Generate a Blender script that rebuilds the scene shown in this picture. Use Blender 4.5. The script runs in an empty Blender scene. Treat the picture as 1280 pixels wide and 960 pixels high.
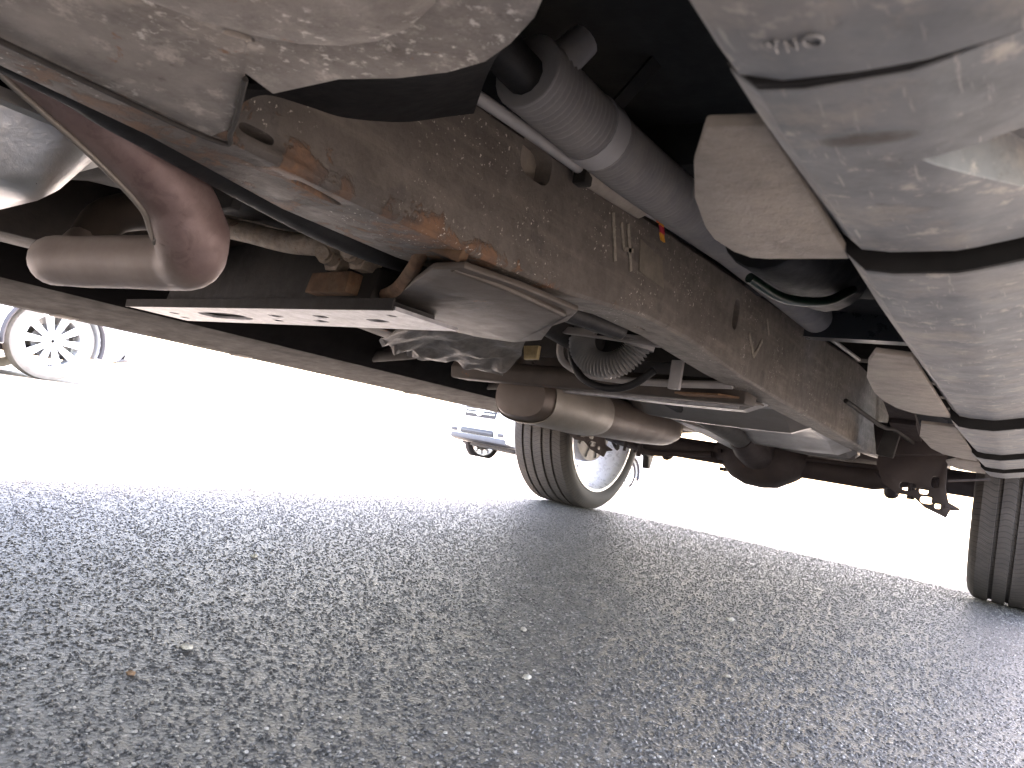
import bpy, bmesh, math, random
from mathutils import Vector, Matrix, noise
R = math.radians
PI = math.pi
sc = bpy.context.scene
COL = sc.collection
random.seed(7)

# ------------------------------------------------------------------ camera, sky, sun, exposure
cam_d = bpy.data.cameras.new('camera')
cam = bpy.data.objects.new('camera', cam_d); COL.objects.link(cam)
sc.camera = cam
YAW, PITCH, ROLL, CH = R(35.6), R(3.8), R(9.7), .286
f = Vector((-math.sin(YAW)*math.cos(PITCH), math.cos(YAW)*math.cos(PITCH), math.sin(PITCH)))
r0 = Vector((math.cos(YAW), math.sin(YAW), 0)); u0 = r0.cross(f)
rr = math.cos(ROLL)*r0 + math.sin(ROLL)*u0
uu = -math.sin(ROLL)*r0 + math.cos(ROLL)*u0
m = Matrix((rr, uu, -f)).transposed().to_4x4(); m.translation = (0, 0, CH)
cam.matrix_world = m
cam_d.sensor_width = 36; cam_d.lens = 25.31
cam_d.clip_start = .01; cam_d.clip_end = 2000
cam_d.dof.use_dof = True; cam_d.dof.focus_distance = 1.15; cam_d.dof.aperture_fstop = 26

SUN_EL, SUN_AZ = R(56), R(-8)          # azimuth from +Y (behind the truck) towards +X
w = bpy.data.worlds.new('World'); sc.world = w; w.use_nodes = True
nt = w.node_tree; nt.nodes.clear()
sky = nt.nodes.new('ShaderNodeTexSky'); sky.sky_type = 'NISHITA'; sky.sun_disc = False
sky.sun_elevation = SUN_EL; sky.sun_rotation = SUN_AZ; sky.air_density = 1.0; sky.dust_density = 2.4
bg = nt.nodes.new('ShaderNodeBackground'); bg.inputs['Strength'].default_value = .15
out = nt.nodes.new('ShaderNodeOutputWorld')
nt.links.new(sky.outputs[0], bg.inputs[0]); nt.links.new(bg.outputs[0], out.inputs[0])
sl = bpy.data.lights.new('sun', 'SUN'); sl.energy = 4.3; sl.angle = R(.53); sl.color = (1, .96, .9)
sun = bpy.data.objects.new('sun', sl); COL.objects.link(sun)
sd = Vector((math.sin(SUN_AZ)*math.cos(SUN_EL), math.cos(SUN_AZ)*math.cos(SUN_EL), math.sin(SUN_EL)))
sun.rotation_euler = sd.to_track_quat('Z', 'Y').to_euler(); sun.location = sd*30

vs = sc.view_settings
vs.view_transform = 'Standard'; vs.look = 'None'; vs.gamma = 1; vs.use_curve_mapping = False
vs.exposure = 4.42
vs.use_white_balance = True; vs.white_balance_temperature = 8000; vs.white_balance_tint = 20
cy = sc.cycles
cy.use_denoising = True
try: cy.denoiser = 'OPENIMAGEDENOISE'
except Exception: pass
cy.max_bounces = 7; cy.diffuse_bounces = 4; cy.glossy_bounces = 4; cy.transmission_bounces = 4
cy.caustics_reflective = False; cy.caustics_refractive = False
cy.sample_clamp_indirect = 4.0

# ------------------------------------------------------------------ materials
class N:
    def __init__(s, name):
        s.m = bpy.data.materials.new(name); s.m.use_nodes = True
        s.t = s.m.node_tree; s.b = s.t.nodes['Principled BSDF']
        s.co = s.t.nodes.new('ShaderNodeTexCoord').outputs['Object']
    def n(s, typ, **k):
        o = s.t.nodes.new(typ)
        for a, v in k.items(): setattr(o, a, v)
        return o
    def l(s, a, b): s.t.links.new(a, b)
    def noise(s, scale, detail=4, rough=.55, vec=None, dist=0):
        o = s.n('ShaderNodeTexNoise'); o.inputs['Scale'].default_value = scale
        o.inputs['Detail'].default_value = detail; o.inputs['Roughness'].default_value = rough
        o.inputs['Distortion'].default_value = dist
        s.l(vec or s.co, o.inputs['Vector']); return o.outputs['Fac']
    def rng(s, v, a, b, c=0., d=1., smooth=False):
        o = s.n('ShaderNodeMapRange')
        if smooth: o.interpolation_type = 'SMOOTHSTEP'
        for i, x in ((1, a), (2, b), (3, c), (4, d)): o.inputs[i].default_value = x
        s.l(v, o.inputs[0]); return o.outputs[0]
    def mth(s, op, a, b=None):
        o = s.n('ShaderNodeMath', operation=op)
        for i, x in enumerate((a, b)):
            if x is None: continue
            if isinstance(x, (int, float)): o.inputs[i].default_value = x
            else: s.l(x, o.inputs[i])
        return o.outputs[0]
    def mix(s, fac, a, b):
        o = s.n('ShaderNodeMix', data_type='RGBA')
        if isinstance(fac, (int, float)): o.inputs[0].default_value = fac
        else: s.l(fac, o.inputs[0])
        for i, x in ((6, a), (7, b)):
            if isinstance(x, tuple): o.inputs[i].default_value = (*x, 1)
            else: s.l(x, o.inputs[i])
        return o.outputs[2]
    def bump(s, h, strength=.3, dist=.002, prev=None):
        o = s.n('ShaderNodeBump'); o.inputs['Strength'].default_value = strength
        o.inputs['Distance'].default_value = dist
        s.l(h, o.inputs['Height'])
        if prev: s.l(prev, o.inputs['Normal'])
        return o.outputs[0]
    def scaled(s, x, y, z):
        o = s.n('ShaderNodeMapping'); o.inputs['Scale'].default_value = (x, y, z)
        s.l(s.co, o.inputs['Vector']); return o.outputs[0]
    def xyz(s):
        o = s.n('ShaderNodeSeparateXYZ'); s.l(s.co, o.inputs[0]); return o.outputs

def plain(name, c, rough=.6, metal=0., var=.25, scale=14, dust=0., dustc=(.30, .26, .21), rust=0., speck=0., bump=.15, stretch=None, rustc=(.30, .105, .035), spec=.5):
    """worn surface: tonal noise, dust film, rust patches, pale speckles, fine relief"""
    k = N(name)
    vec = k.scaled(*stretch) if stretch else None
    n1 = k.noise(scale, 5, .6, vec)
    col = k.mix(k.rng(n1, .3, .7), tuple(x*(1-var) for x in c), tuple(min(1, x*(1+var)) for x in c))
    n2 = k.noise(scale*3.1, 6, .65)
    metalv = None
    if dust > 0:
        dm = k.mth('MULTIPLY', k.rng(k.noise(scale*.55, 5, .6), .35, .68, 0, 1, True), k.rng(n2, .25, .7))
        col = k.mix(k.mth('MULTIPLY', dm, dust), col, dustc)
    if rust > 0:
        rn = k.noise(scale*1.3, 7, .7, dist=.4)
        rm = k.rng(rn, .70-rust*.28, .78-rust*.28, 0, 1, True)
        rc = k.mix(k.rng(n2, .35, .65), tuple(x*.45 for x in rustc), rustc)
        col = k.mix(k.mth('MULTIPLY', rm, .9), col, rc)
    if speck > 0:
        v = k.n('ShaderNodeTexVoronoi'); v.inputs['Scale'].default_value = 170; k.l(k.co, v.inputs['Vector'])
        sp = k.rng(v.outputs['Distance'], .12, .26, 1, 0)
        big = k.rng(k.noise(9, 3, .5), .52, .66, 0, 1)
        sm = k.mth('MULTIPLY', k.mth('MULTIPLY', sp, big), k.rng(k.noise(60, 2), .42, .58))
        col = k.mix(k.mth('MULTIPLY', sm, speck), col, (.72, .68, .62))
    k.l(col, k.b.inputs['Base Color'])
    k.b.inputs['Metallic'].default_value = metal; k.b.inputs['Specular IOR Level'].default_value = spec
    k.l(k.rng(n2, .2, .8, max(.05, rough-.14), min(1, rough+.14)), k.b.inputs['Roughness'])
    if bump > 0:
        k.l(k.bump(k.noise(scale*14, 5, .65), bump, .0015, k.bump(n2, bump*.8, .004)), k.b.inputs['Normal'])
    return k.m

M = {}
M['frame'] = None
def frame_material():
    k = N('frame_steel'); x, y, z = k.xyz()
    n1 = k.noise(9, 6, .62); n2 = k.noise(48, 6, .66)
    col = k.mix(k.rng(n1, .3, .7), (.130, .115, .104), (.215, .195, .178))
    col = k.mix(k.mth('MULTIPLY', k.rng(n2, .3, .66), .65), col, (.095, .085, .078))
    st = k.noise(1, 5, .6, k.scaled(30, 5, 60))
    col = k.mix(k.rng(st, .5, .75, 0, .5), col, (.32, .29, .255))
    # rust: follows the bent lower edge and the slots near the front mount
    edge = k.mth('MULTIPLY', k.rng(z, .475, .435, 0, 1, True), k.rng(y, .95, .35, 0, 1, True))
    rn = k.noise(24, 7, .72, dist=.5)
    rm = k.rng(k.mth('ADD', rn, k.mth('MULTIPLY', edge, .17)), .645, .72, 0, 1, True)
    rc = k.mix(k.rng(n2, .35, .62), (.105, .06, .042), (.27, .145, .082))
    col = k.mix(k.mth('MULTIPLY', rm, .85), col, rc)
    # worn dark undercoat along the lower edge
    dk = k.rng(k.mth('ADD', k.noise(13, 5, .6), k.mth('MULTIPLY', edge, .12)), .62, .68, 0, 1, True)
    col = k.mix(k.mth('MULTIPLY', dk, .5), col, (.07, .066, .065))
    # salt and overspray speckle
    sp = k.rng(k.noise(240, 4, .6), .635, .68, 0, 1)
    big = k.rng(k.noise(10, 5, .6), .47, .58, 0, 1)
    sm = k.mth('MULTIPLY', sp, big)
    col = k.mix(sm, col, (.78, .74, .68))
    k.l(col, k.b.inputs['Base Color'])
    k.l(k.rng(n2, .2, .8, .5, .8), k.b.inputs['Roughness'])
    k.l(k.bump(k.noise(180, 5, .65), .5, .0015, k.bump(n2, .5, .005, k.bump(rm, .6, .002))), k.b.inputs['Normal'])
    return k.m
M['frame'] = frame_material()
M['shadedframe'] = plain('shaded_frame_steel', (.055, .046, .041), .65, 0, .3, 11, .35, (.15, .13, .11), rust=.3, bump=.3, spec=.3)  # darker copy of the frame steel, far-side shade put into its colour
M['mount_old'] = plain('dusty_mount_steel', (.33, .295, .265), .7, 0, .28, 16, .8, (.48, .44, .39), rust=.12, speck=.9, bump=.5)
def mount_material():
    k = N('grimy_mount_steel'); x, y, z = k.xyz()
    n1 = k.noise(22, 6, .65); n2 = k.noise(110, 6, .68); n3 = k.noise(9, 4)
    col = k.mix(k.rng(n1, .3, .7), (.25, .228, .212), (.48, .45, .42))
    col = k.mix(k.rng(k.noise(46, 6, .7), .54, .66, 0, .9), col, (.70, .66, .61))
    col = k.mix(k.rng(k.noise(13, 5, .65, dist=.5), .50, .66, 0, .7), col, (.135, .12, .11))
    sp = k.mth('MULTIPLY', k.rng(k.noise(150, 5, .65), .57, .66, 0, 1), k.rng(k.noise(18, 3), .44, .58))
    col = k.mix(sp, col, (.88, .86, .82))
    rm = k.rng(k.noise(34, 6, .7, dist=.4), .66, .72, 0, .8)
    col = k.mix(rm, col, (.33, .165, .085))
    col = k.mix(k.rng(n2, .60, .75, 0, .7), col, (.15, .135, .125))
    k.l(col, k.b.inputs['Base Color']); k.l(k.rng(n2, .2, .8, .5, .8), k.b.inputs['Roughness'])
    k.l(k.bump(n2, .5, .0015, k.bump(n1, .4, .004)), k.b.inputs['Normal'])
    return k.m
M['mount'] = mount_material()
M['weld'] = plain('seam_black', (.03, .028, .027), .8, 0, .3, 30)
M['rustbracket'] = plain('rusty_bracket_steel', (.085, .073, .064), .6, 0, .22, 10, .4, (.12, .10, .085), rust=.2, bump=.3)
M['rustedge'] = plain('rust_edge', (.17, .095, .055), .85, 0, .45, 45, .8, (.22, .16, .11), rust=.35, bump=.6, rustc=(.26, .12, .055))
M['blacksteel'] = plain('black_steel', (.022, .021, .0205), .65, 0, .3, 18, .4, (.06, .053, .047), bump=.2, spec=.3)
M['black'] = plain('black_plastic', (.011, .011, .012), .6, 0, .3, 22, .3, (.025, .023, .022), bump=.15, spec=.3)
M['rubber'] = plain('rubber', (.03, .029, .028), .75, 0, .25, 25, .5, (.10, .09, .08), bump=.2)
M['alu'] = plain('cast_aluminium', (.62, .62, .61), .38, .85, .14, 12, .35, (.42, .40, .37), bump=.25, stretch=(1, .35, 1))
M['galv'] = plain('galvanised_plate', (.36, .365, .38), .45, .5, .3, 38, .6, (.26, .25, .24), bump=.3)
M['foil'] = plain('foil_shield', (.22, .205, .19), .5, .5, .35, 30, .9, (.16, .14, .12), bump=.6)
M['muffler'] = plain('muffler_steel', (.125, .102, .088), .5, .35, .2, 7, .6, (.16, .13, .108), rust=.1, bump=.2)
M['muffcap'] = plain('muffler_shield', (.26, .24, .215), .48, .35, .16, 9, .5, (.34, .31, .28), bump=.2)
M['cable'] = plain('grey_cable', (.38, .39, .41), .45, 0, .12, 20, .3, bump=.1)
M['loom'] = plain('grey_loom', (.32, .32, .33), .6, 0, .14, 24, .6, (.50, .48, .45), bump=.15)
M['clamp'] = plain('pale_clamp', (.46, .47, .49), .5, 0, .1, 30, .3, (.5, .48, .45), bump=.1)
M['connector'] = plain('dusty_connector', (.33, .30, .27), .7, 0, .2, 40, .7, (.46, .42, .37), bump=.3)
M['board'] = None
M['tank'] = plain('tank_shield', (.21, .203, .20), .38, .4, .16, 7, .5, (.22, .20, .18), bump=.15)
M['axle'] = plain('axle_iron', (.035, .027, .027), .7, 0, .3, 12, .5, (.06, .046, .044), rust=.08, bump=.4, spec=.3)
M['floor'] = plain('floor_pan', (.014, .014, .014), .8, 0, .3, 10, .3, (.03, .027, .025), bump=.2)
M['paint'] = plain('truck_paint', (.10, .11, .125), .3, .4, .04, 4, bump=0)
M['glass'] = plain('dark_glass', (.02, .022, .025), .08, 0, .05, 4, bump=0)
M['rim'] = plain('polished_rim', (.80, .82, .85), .30, .25, .06, 14, .15, (.6, .56, .5), bump=.05)
M['brake'] = plain('brake_shield', (.20, .195, .19), .55, .3, .2, 20, .5, (.28, .25, .22), bump=.2)
M['orange'] = plain('orange_tape', (.85, .16, .03), .5, 0, .1, 80, bump=.1)
M['yellow'] = plain('yellow_tape', (.85, .42, .06), .5, 0, .1, 80, bump=.1)
M['magenta'] = plain('red_tape', (.62, .05, .09), .5, 0, .1, 80, bump=.1)
M['brass'] = plain('brass_tab', (.45, .36, .20), .45, .5, .2, 60, bump=.1)
M['oxide'] = plain('oxidised_fitting', (.36, .30, .24), .6, .3, .4, 80, .8, (.55, .50, .45), rust=.3, bump=.6)
M['green'] = plain('green_hose', (.002, .020, .011), .4, 0, .2, 30, bump=.1)
M['chalk'] = plain('chalk_mark', (.40, .37, .32), .9, 0, .3, 160, .8, (.22, .20, .18), bump=.3)
M['carwhite'] = plain('white_car_paint', (.80, .80, .80), .3, 0, .02, 3, bump=0)
M['carsilver'] = plain('silver_car_paint', (.70, .71, .73), .3, .3, .02, 3, bump=0)
M['trim'] = plain('dark_trim', (.06, .055, .06), .6, 0, .15, 12, bump=.1)
M['greyplastic'] = plain('grey_bumper_plastic', (.09, .093, .105), .6, 0, .1, 9, bump=.1)
M['lamp'] = plain('lamp_glass', (.75, .77, .80), .12, 0, .04, 6, bump=0)
M['cartyre'] = plain('sunlit_car_tyre', (.26, .235, .205), .85, 0, .15, 12, .6, (.36, .32, .27), bump=.2)  # rubber colour paled to stand in for blown-out sunlight
M['chrome'] = plain('chrome', (.72, .73, .75), .15, 1, .03, 6, bump=0)
M['pebble'] = plain('pale_pebble', (.46, .42, .36), .8, 0, .3, 90, bump=.4)
M['leaf'] = plain('dry_leaf_scrap', (.22, .13, .075), .8, 0, .3, 90, bump=.4)

def exhaust_material():
    k = N('heat_tinted_exhaust'); x, y, z = k.xyz()
    n1 = k.noise(22, 6, .65); n2 = k.noise(90, 6, .7); n3 = k.noise(7, 3)
    col = k.mix(k.rng(n1, .3, .7), (.20, .135, .13), (.29, .22, .212))
    spot = k.rng(k.noise(70, 5, .65, dist=.6), .50, .62, 0, 1)
    col = k.mix(k.mth('MULTIPLY', spot, k.rng(n3, .40, .60, 0, .7)), col, (.11, .065, .058))
    grey = k.rng(x, -.565, -.60, 0, 1, True)          # the cross leg is barer metal
    col = k.mix(k.mth('MULTIPLY', grey, .85), col, k.mix(n1, (.34, .285, .255), (.48, .425, .39)))
    k.l(col, k.b.inputs['Base Color'])
    k.b.inputs['Metallic'].default_value = .3
    k.l(k.rng(n2, .25, .75, .42, .66), k.b.inputs['Roughness'])
    k.l(k.bump(n2, .15, .001), k.b.inputs['Normal'])
    return k.m
M['exhaust'] = exhaust_material()

def board_material():
    k = N('grey_board_plastic'); x, y, z = k.xyz()
    n1 = k.noise(38, 6, .62); n2 = k.noise(160, 5, .6); n3 = k.noise(14, 4)
    col = k.mix(k.rng(n1, .3, .7), (.125, .142, .160), (.225, .25, .275))
    col = k.mix(k.rng(n3, .5, .72, 0, .6), col, (.33, .325, .32))
    col = k.mix(k.rng(k.noise(75, 5, .7), .58, .68, 0, .8), col, (.48, .465, .45))
    col = k.mix(k.rng(k.noise(52, 6, .7, dist=.5), .58, .68, 0, .6), col, (.12, .125, .135))
    sc_ = k.rng(k.noise(1, 4, .6, k.scaled(420, 40, 420)), .64, .70, 0, .5)
    col = k.mix(sc_, col, (.46, .46, .46))
    col = k.mix(k.rng(k.noise(26, 6, .72), .52, .66, 0, .55), col, (.36, .345, .32))
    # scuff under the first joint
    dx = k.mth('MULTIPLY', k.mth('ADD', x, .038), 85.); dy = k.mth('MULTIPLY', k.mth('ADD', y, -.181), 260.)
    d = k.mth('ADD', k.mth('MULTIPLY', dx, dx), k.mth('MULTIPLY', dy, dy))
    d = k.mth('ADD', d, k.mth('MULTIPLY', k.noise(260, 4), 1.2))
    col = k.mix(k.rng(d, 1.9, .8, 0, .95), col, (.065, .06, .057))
    k.l(col, k.b.inputs['Base Color'])
    k.l(k.rng(n2, .25, .75, .48, .72), k.b.inputs['Roughness']); k.b.inputs['Specular IOR Level'].default_value = .35
    k.l(k.bump(n2, .25, .0006, k.bump(n1, .25, .002)), k.b.inputs['Normal'])
    return k.m
M['board'] = board_material()

def tyre_material():
    """local axis X is the wheel axle; sipes run across the ribs"""
    k = N('tyre_rubber'); x, y, z = k.xyz()
    cmb = k.n('ShaderNodeCombineXYZ'); k.l(y, cmb.inputs[0]); k.l(z, cmb.inputs[1])
    g = k.n('ShaderNodeTexGradient', gradient_type='RADIAL'); k.l(cmb.outputs[0], g.inputs[0])
    rib = k.mth('SINE', k.mth('MULTIPLY', x, 95.))
    ang = k.mth('ADD', k.mth('MULTIPLY', g.outputs['Fac'], 130.), k.mth('MULTIPLY', rib, .35))
    fr = k.mth('FRACT', ang)
    sipe = k.mth('MULTIPLY', k.rng(fr, .10, .22, 1, 0), 1.)
    fr2 = k.mth('FRACT', k.mth('MULTIPLY', ang, 2.)); sipe2 = k.rng(fr2, .08, .2, .6, 0)
    r2 = k.mth('ADD', k.mth('MULTIPLY', y, y), k.mth('MULTIPLY', z, z))
    tread = k.rng(r2, .350**2, .366**2, 0, 1)
    s = k.mth('MULTIPLY', k.mth('MAXIMUM', sipe, sipe2), tread)
    n1 = k.noise(20, 5); n2 = k.noise(140, 4)
    col = k.mix(k.rng(n1, .3, .7), (.062, .054, .050), (.095, .082, .075))
    col = k.mix(k.mth('MULTIPLY', tread, .75), k.mix(n1, (.022, .021, .021), (.04, .037, .035)), col)
    col = k.mix(k.mth('MULTIPLY', s, .75), col, (.02, .018, .018))
    k.l(col, k.b.inputs['Base Color']); k.b.inputs['Roughness'].default_value = .78
    h = k.mth('SUBTRACT', k.mth('MULTIPLY', n2, .25), s)
    k.l(k.bump(h, .7, .002), k.b.inputs['Normal'])
    return k.m
M['tyre'] = tyre_material()
M['darkrubber'] = plain('spare_tyre_rubber', (.025, .022, .021), .85, 0, .25, 18, .4, (.05, .043, .04), bump=.3, spec=.2)

def asphalt_material(name, stone=False):
    k = N(name)
    n0 = k.noise(1.3, 4, .5); n1 = k.noise(160, 6, .75); n2 = k.noise(45, 4, .6); n3 = k.noise(420, 3, .7)
    if not stone:
        v = k.n('ShaderNodeTexVoronoi'); v.inputs['Scale'].default_value = 210; k.l(k.co, v.inputs['Vector'])
        hue = k.n('ShaderNodeSeparateColor'); k.l(v.outputs['Color'], hue.inputs[0])
        base = k.mix(k.rng(n1, .3, .7), (.030, .028, .0265), (.115, .108, .102))
        pale = k.mth('MULTIPLY', k.rng(hue.outputs[0], .72, .95), k.rng(v.outputs['Distance'], .25, .5, 1, 0))
        base = k.mix(k.mth('MULTIPLY', pale, .8), base, (.36, .34, .315))
        base = k.mix(k.rng(n0, .35, .7, 0, .35), base, (.08, .076, .073))
        stain = k.rng(k.noise(2.3, 5, .6, dist=.6), .56, .70, 0, .55, True)
        base = k.mix(stain, base, (.03, .028, .027))
        worn = k.rng(k.noise(5.5, 5, .6), .55, .72, 0, .35, True)
        base = k.mix(worn, base, (.20, .19, .178))
        k.l(base, k.b.inputs['Base Color'])
        h = k.mth('ADD', k.mth('MULTIPLY', v.outputs['Distance'], -1.0), k.mth('MULTIPLY', n1, 1.3))
        k.l(k.bump(n3, .6, .0012, k.bump(h, .9, .0032, k.bump(n2, .5, .006))), k.b.inputs['Normal'])
        k.l(k.rng(n1, .3, .7, .43, .64), k.b.inputs['Roughness']); k.b.inputs['Specular IOR Level'].default_value = .5
    else:
        oi = k.n('ShaderNodeObjectInfo')
        rp = k.n('ShaderNodeValToRGB'); k.l(oi.outputs['Random'], rp.inputs[0])
        e = rp.color_ramp.elements
        e[0].position = 0; e[0].color = (.04, .039, .038, 1)
        e[1].position = 1; e[1].color = (.46, .43, .39, 1)
        for p, c in ((.40, (.075, .070, .067, 1)), (.78, (.17, .160, .150, 1)), (.94, (.31, .29, .262, 1))):
            x = e.new(p); x.color = c
        c2 = k.mix(k.rng(k.noise(300, 4), .3, .7, 0, .5), rp.outputs[0], (.07, .067, .064))
        k.l(c2, k.b.inputs['Base Color']); k.b.inputs['Roughness'].default_value = .45; k.b.inputs['Specular IOR Level'].default_value = .5
    return k.m
M['asphalt'] = asphalt_material('asphalt')
M['stone'] = asphalt_material('asphalt_stone', True)

# ------------------------------------------------------------------ mesh helpers
class MB:
    def __init__(s): s.v = []; s.f = []
    def add(s, vs, fs):
        o = len(s.v); s.v += [tuple(p) for p in vs]; s.f += [tuple(i+o for i in q) for q in fs]; return s
    def box(s, x0, x1, y0, y1, z0, z1):
        return s.add([(x, y, z) for x in (x0, x1) for y in (y0, y1) for z in (z0, z1)],
                     [(0, 1, 3, 2), (4, 6, 7, 5), (0, 4, 5, 1), (2, 3, 7, 6), (0, 2, 6, 4), (1, 5, 7, 3)])
    def loft(s, secs, closed=True, caps=True):
        n = len(secs[0]); vs = [p for q in secs for p in q]; fs = []
        for i in range(len(secs)-1):
            for j in range(n if closed else n-1):
                a = i*n+j; b = i*n+(j+1) % n
                fs.append((a, b, b+n, a+n))
        if caps and closed:
            fs.append(tuple(reversed(range(n)))); fs.append(tuple((len(secs)-1)*n+j for j in range(n)))
        return s.add(vs, fs)
    def prism(s, pts, d):                      # polygon of 3D points pushed along vector d
        d = Vector(d); a = [Vector(p) for p in pts]
        return s.loft([a, [p+d for p in a]])
    def tube(s, path, rad, seg=14, caps=True, flat=None):
        P = [Vector(p) for p in path]; secs = []; up = None
        for i, p in enumerate(P):
            t = (P[min(i+1, len(P)-1)]-P[max(i-1, 0)]).normalized()
            if up is None:
                up = Vector((0, 0, 1)) if abs(t.z) < .9 else Vector((1, 0, 0))
            b = t.cross(up).normalized(); up = b.cross(t).normalized()
            r = rad(i/(len(P)-1)) if callable(rad) else rad
            fx = flat or 1
            secs.append([p+b*math.cos(2*PI*j/seg)*r+up*math.sin(2*PI*j/seg)*r*fx for j in range(seg)])
        return s.loft(secs, True, caps)
    def rev(s, prof, seg=48, axis='X', c=(0, 0, 0), closed=False):     # prof: (along, radius)
        secs = []
        for i in range(seg):
            a = 2*PI*i/seg; ca, sa = math.cos(a), math.sin(a); q = []
            for (t, r) in prof:
                if axis == 'X': q.append((c[0]+t, c[1]+r*ca, c[2]+r*sa))
                elif axis == 'Y': q.append((c[0]+r*ca, c[1]+t, c[2]+r*sa))
                else: q.append((c[0]+r*ca, c[1]+r*sa, c[2]+t))
            secs.append(q)
        n = len(prof); vs = [p for q in secs for p in q]; fs = []
        for i in range(seg):
            k = (i+1) % seg
            for j in range(n if closed else n-1):
                j2 = (j+1) % n
                fs.append((i*n+j, i*n+j2, k*n+j2, k*n+j))
        return s.add(vs, fs)
    def sphere(s, c, r, n=10, jit=0):
        vs = []; fs = []
        rx, ry, rz = r if isinstance(r, tuple) else (r, r, r)
        for i in range(n+1):
            for j in range(2*n):
                th = PI*i/n; ph = PI*j/n
                q = 1+jit*noise.noise(Vector((math.sin(th)*math.cos(ph)*2+c[0]*9, math.sin(th)*math.sin(ph)*2+c[1]*9, math.cos(th)*2)))
                vs.append((c[0]+rx*q*math.sin(th)*math.cos(ph), c[1]+ry*q*math.sin(th)*math.sin(ph), c[2]+rz*q*math.cos(th)))
        for i in range(n):
            for j in range(2*n):
                a = i*2*n+j; b = i*2*n+(j+1) % (2*n)
                fs.append((a, b, b+2*n, a+2*n))
        return s.add(vs, fs)
    def mesh(s, name):
        me = bpy.data.meshes.new(name); me.from_pydata(s.v, [], s.f)
        bm = bmesh.new(); bm.from_mesh(me)
        bmesh.ops.remove_doubles(bm, verts=bm.verts, dist=1e-6)
        bmesh.ops.recalc_face_normals(bm, faces=bm.faces)
        bm.to_mesh(me); bm.free(); return me

def spline(pts, n=12):
    P = [Vector(p) for p in pts]; P = [2*P[0]-P[1]]+P+[2*P[-1]-P[-2]]; o = []
    for i in range(1, len(P)-2):
        for k in range(n):
            t = k/n
            o.append(.5*((2*P[i])+(P[i+1]-P[i-1])*t+(2*P[i-1]-5*P[i]+4*P[i+1]-P[i+2])*t*t+(3*P[i]-P[i-1]-3*P[i+1]+P[i+2])*t**3))
    o.append(P[-2]); return o

def resample(pts, step):
    P = [Vector(p) for p in pts]; o = [P[0].copy()]; need = step
    for a, b in zip(P[:-1], P[1:]):
        d = (b-a).length; pos = 0
        while d-pos >= need:
            pos += need; o.append(a.lerp(b, pos/d)); need = step
        need -= d-pos
    o.append(P[-1]); return o
WL = {}
def empty(name, loc, rz=0, **props):
    o = bpy.data.objects.new(name, None); COL.objects.link(o); o.location = loc; o.rotation_euler.z = rz
    o.empty_display_size = .1
    WL[o] = Vector(loc)
    for a, b in props.items(): o[a] = b
    return o
def add(name, mb, mat, parent=None, loc=None, smooth=38, bevel=0, cut=None, local=False, segs=2, thick=0, subd=0, label=None):
    me = mb.mesh(name) if isinstance(mb, MB) else mb
    o = bpy.data.objects.new(name, me); COL.objects.link(o)
    wl = Vector(loc) if loc is not None else Vector((0, 0, 0))
    if parent:
        o.parent = parent
        o.location = wl if local else wl-WL[parent]
    else: o.location = wl
    WL[o] = Vector((0, 0, 0)) if local else wl
    mods = False
    cutters = []
    if thick:
        q = o.modifiers.new('t', 'SOLIDIFY'); q.thickness = thick; q.offset = 0; mods = True
    if cut:
        bpy.context.view_layer.update()
        for c in cut:
            co = bpy.data.objects.new('cutter', c.mesh('cutter')); COL.objects.link(co); cutters.append(co)
            pass
            if local: co.matrix_world = o.matrix_world.copy()
            q = o.modifiers.new('c', 'BOOLEAN'); q.object = co; q.operation = 'DIFFERENCE'; q.solver = 'EXACT'
        mods = True
    if bevel:
        q = o.modifiers.new('b', 'BEVEL'); q.width = bevel; q.segments = segs; q.limit_method = 'ANGLE'; q.angle_limit = R(35); mods = True
    if subd:
        q = o.modifiers.new('s', 'SUBSURF'); q.levels = subd; q.render_levels = subd; mods = True
    if mods:
        bpy.context.view_layer.update()
        dg = bpy.context.evaluated_depsgraph_get()
        nm = bpy.data.meshes.new_from_object(o.evaluated_get(dg)); o.modifiers.clear(); o.data = nm; me = nm; nm.name = name
        for co in cutters: bpy.data.objects.remove(co)
    me.materials.clear(); me.materials.append(M[mat] if isinstance(mat, str) else mat)
    if smooth:
        for p in me.polygons: p.use_smooth = True
        me.set_sharp_from_angle(angle=R(smooth))
    if label: o['label'] = label
    return o
def cyl(c, r, axis, L, seg=24, flat=1.0):
    m_ = MB(); c = Vector(c); a = Vector(axis).normalized()
    return m_.tube([c-a*L/2, c+a*L/2], r, seg, flat=flat)
def slot(c, ax, ay, n, hx, hy, depth):          # oblong cutter at c, half sizes along ax, ay; pushed along n both ways
    c, ax, ay, n = map(Vector, (c, ax, ay, n)); pts = []
    for j in range(20):
        t = 2*PI*j/20; cx_, sy_ = math.cos(t), math.sin(t)
        e = .65
        pts.append(c+ax*hx*math.copysign(abs(cx_)**e, cx_)+ay*hy*math.copysign(abs(sy_)**e, sy_)-n*depth)
    return MB().prism(pts, n*2*depth)

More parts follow.
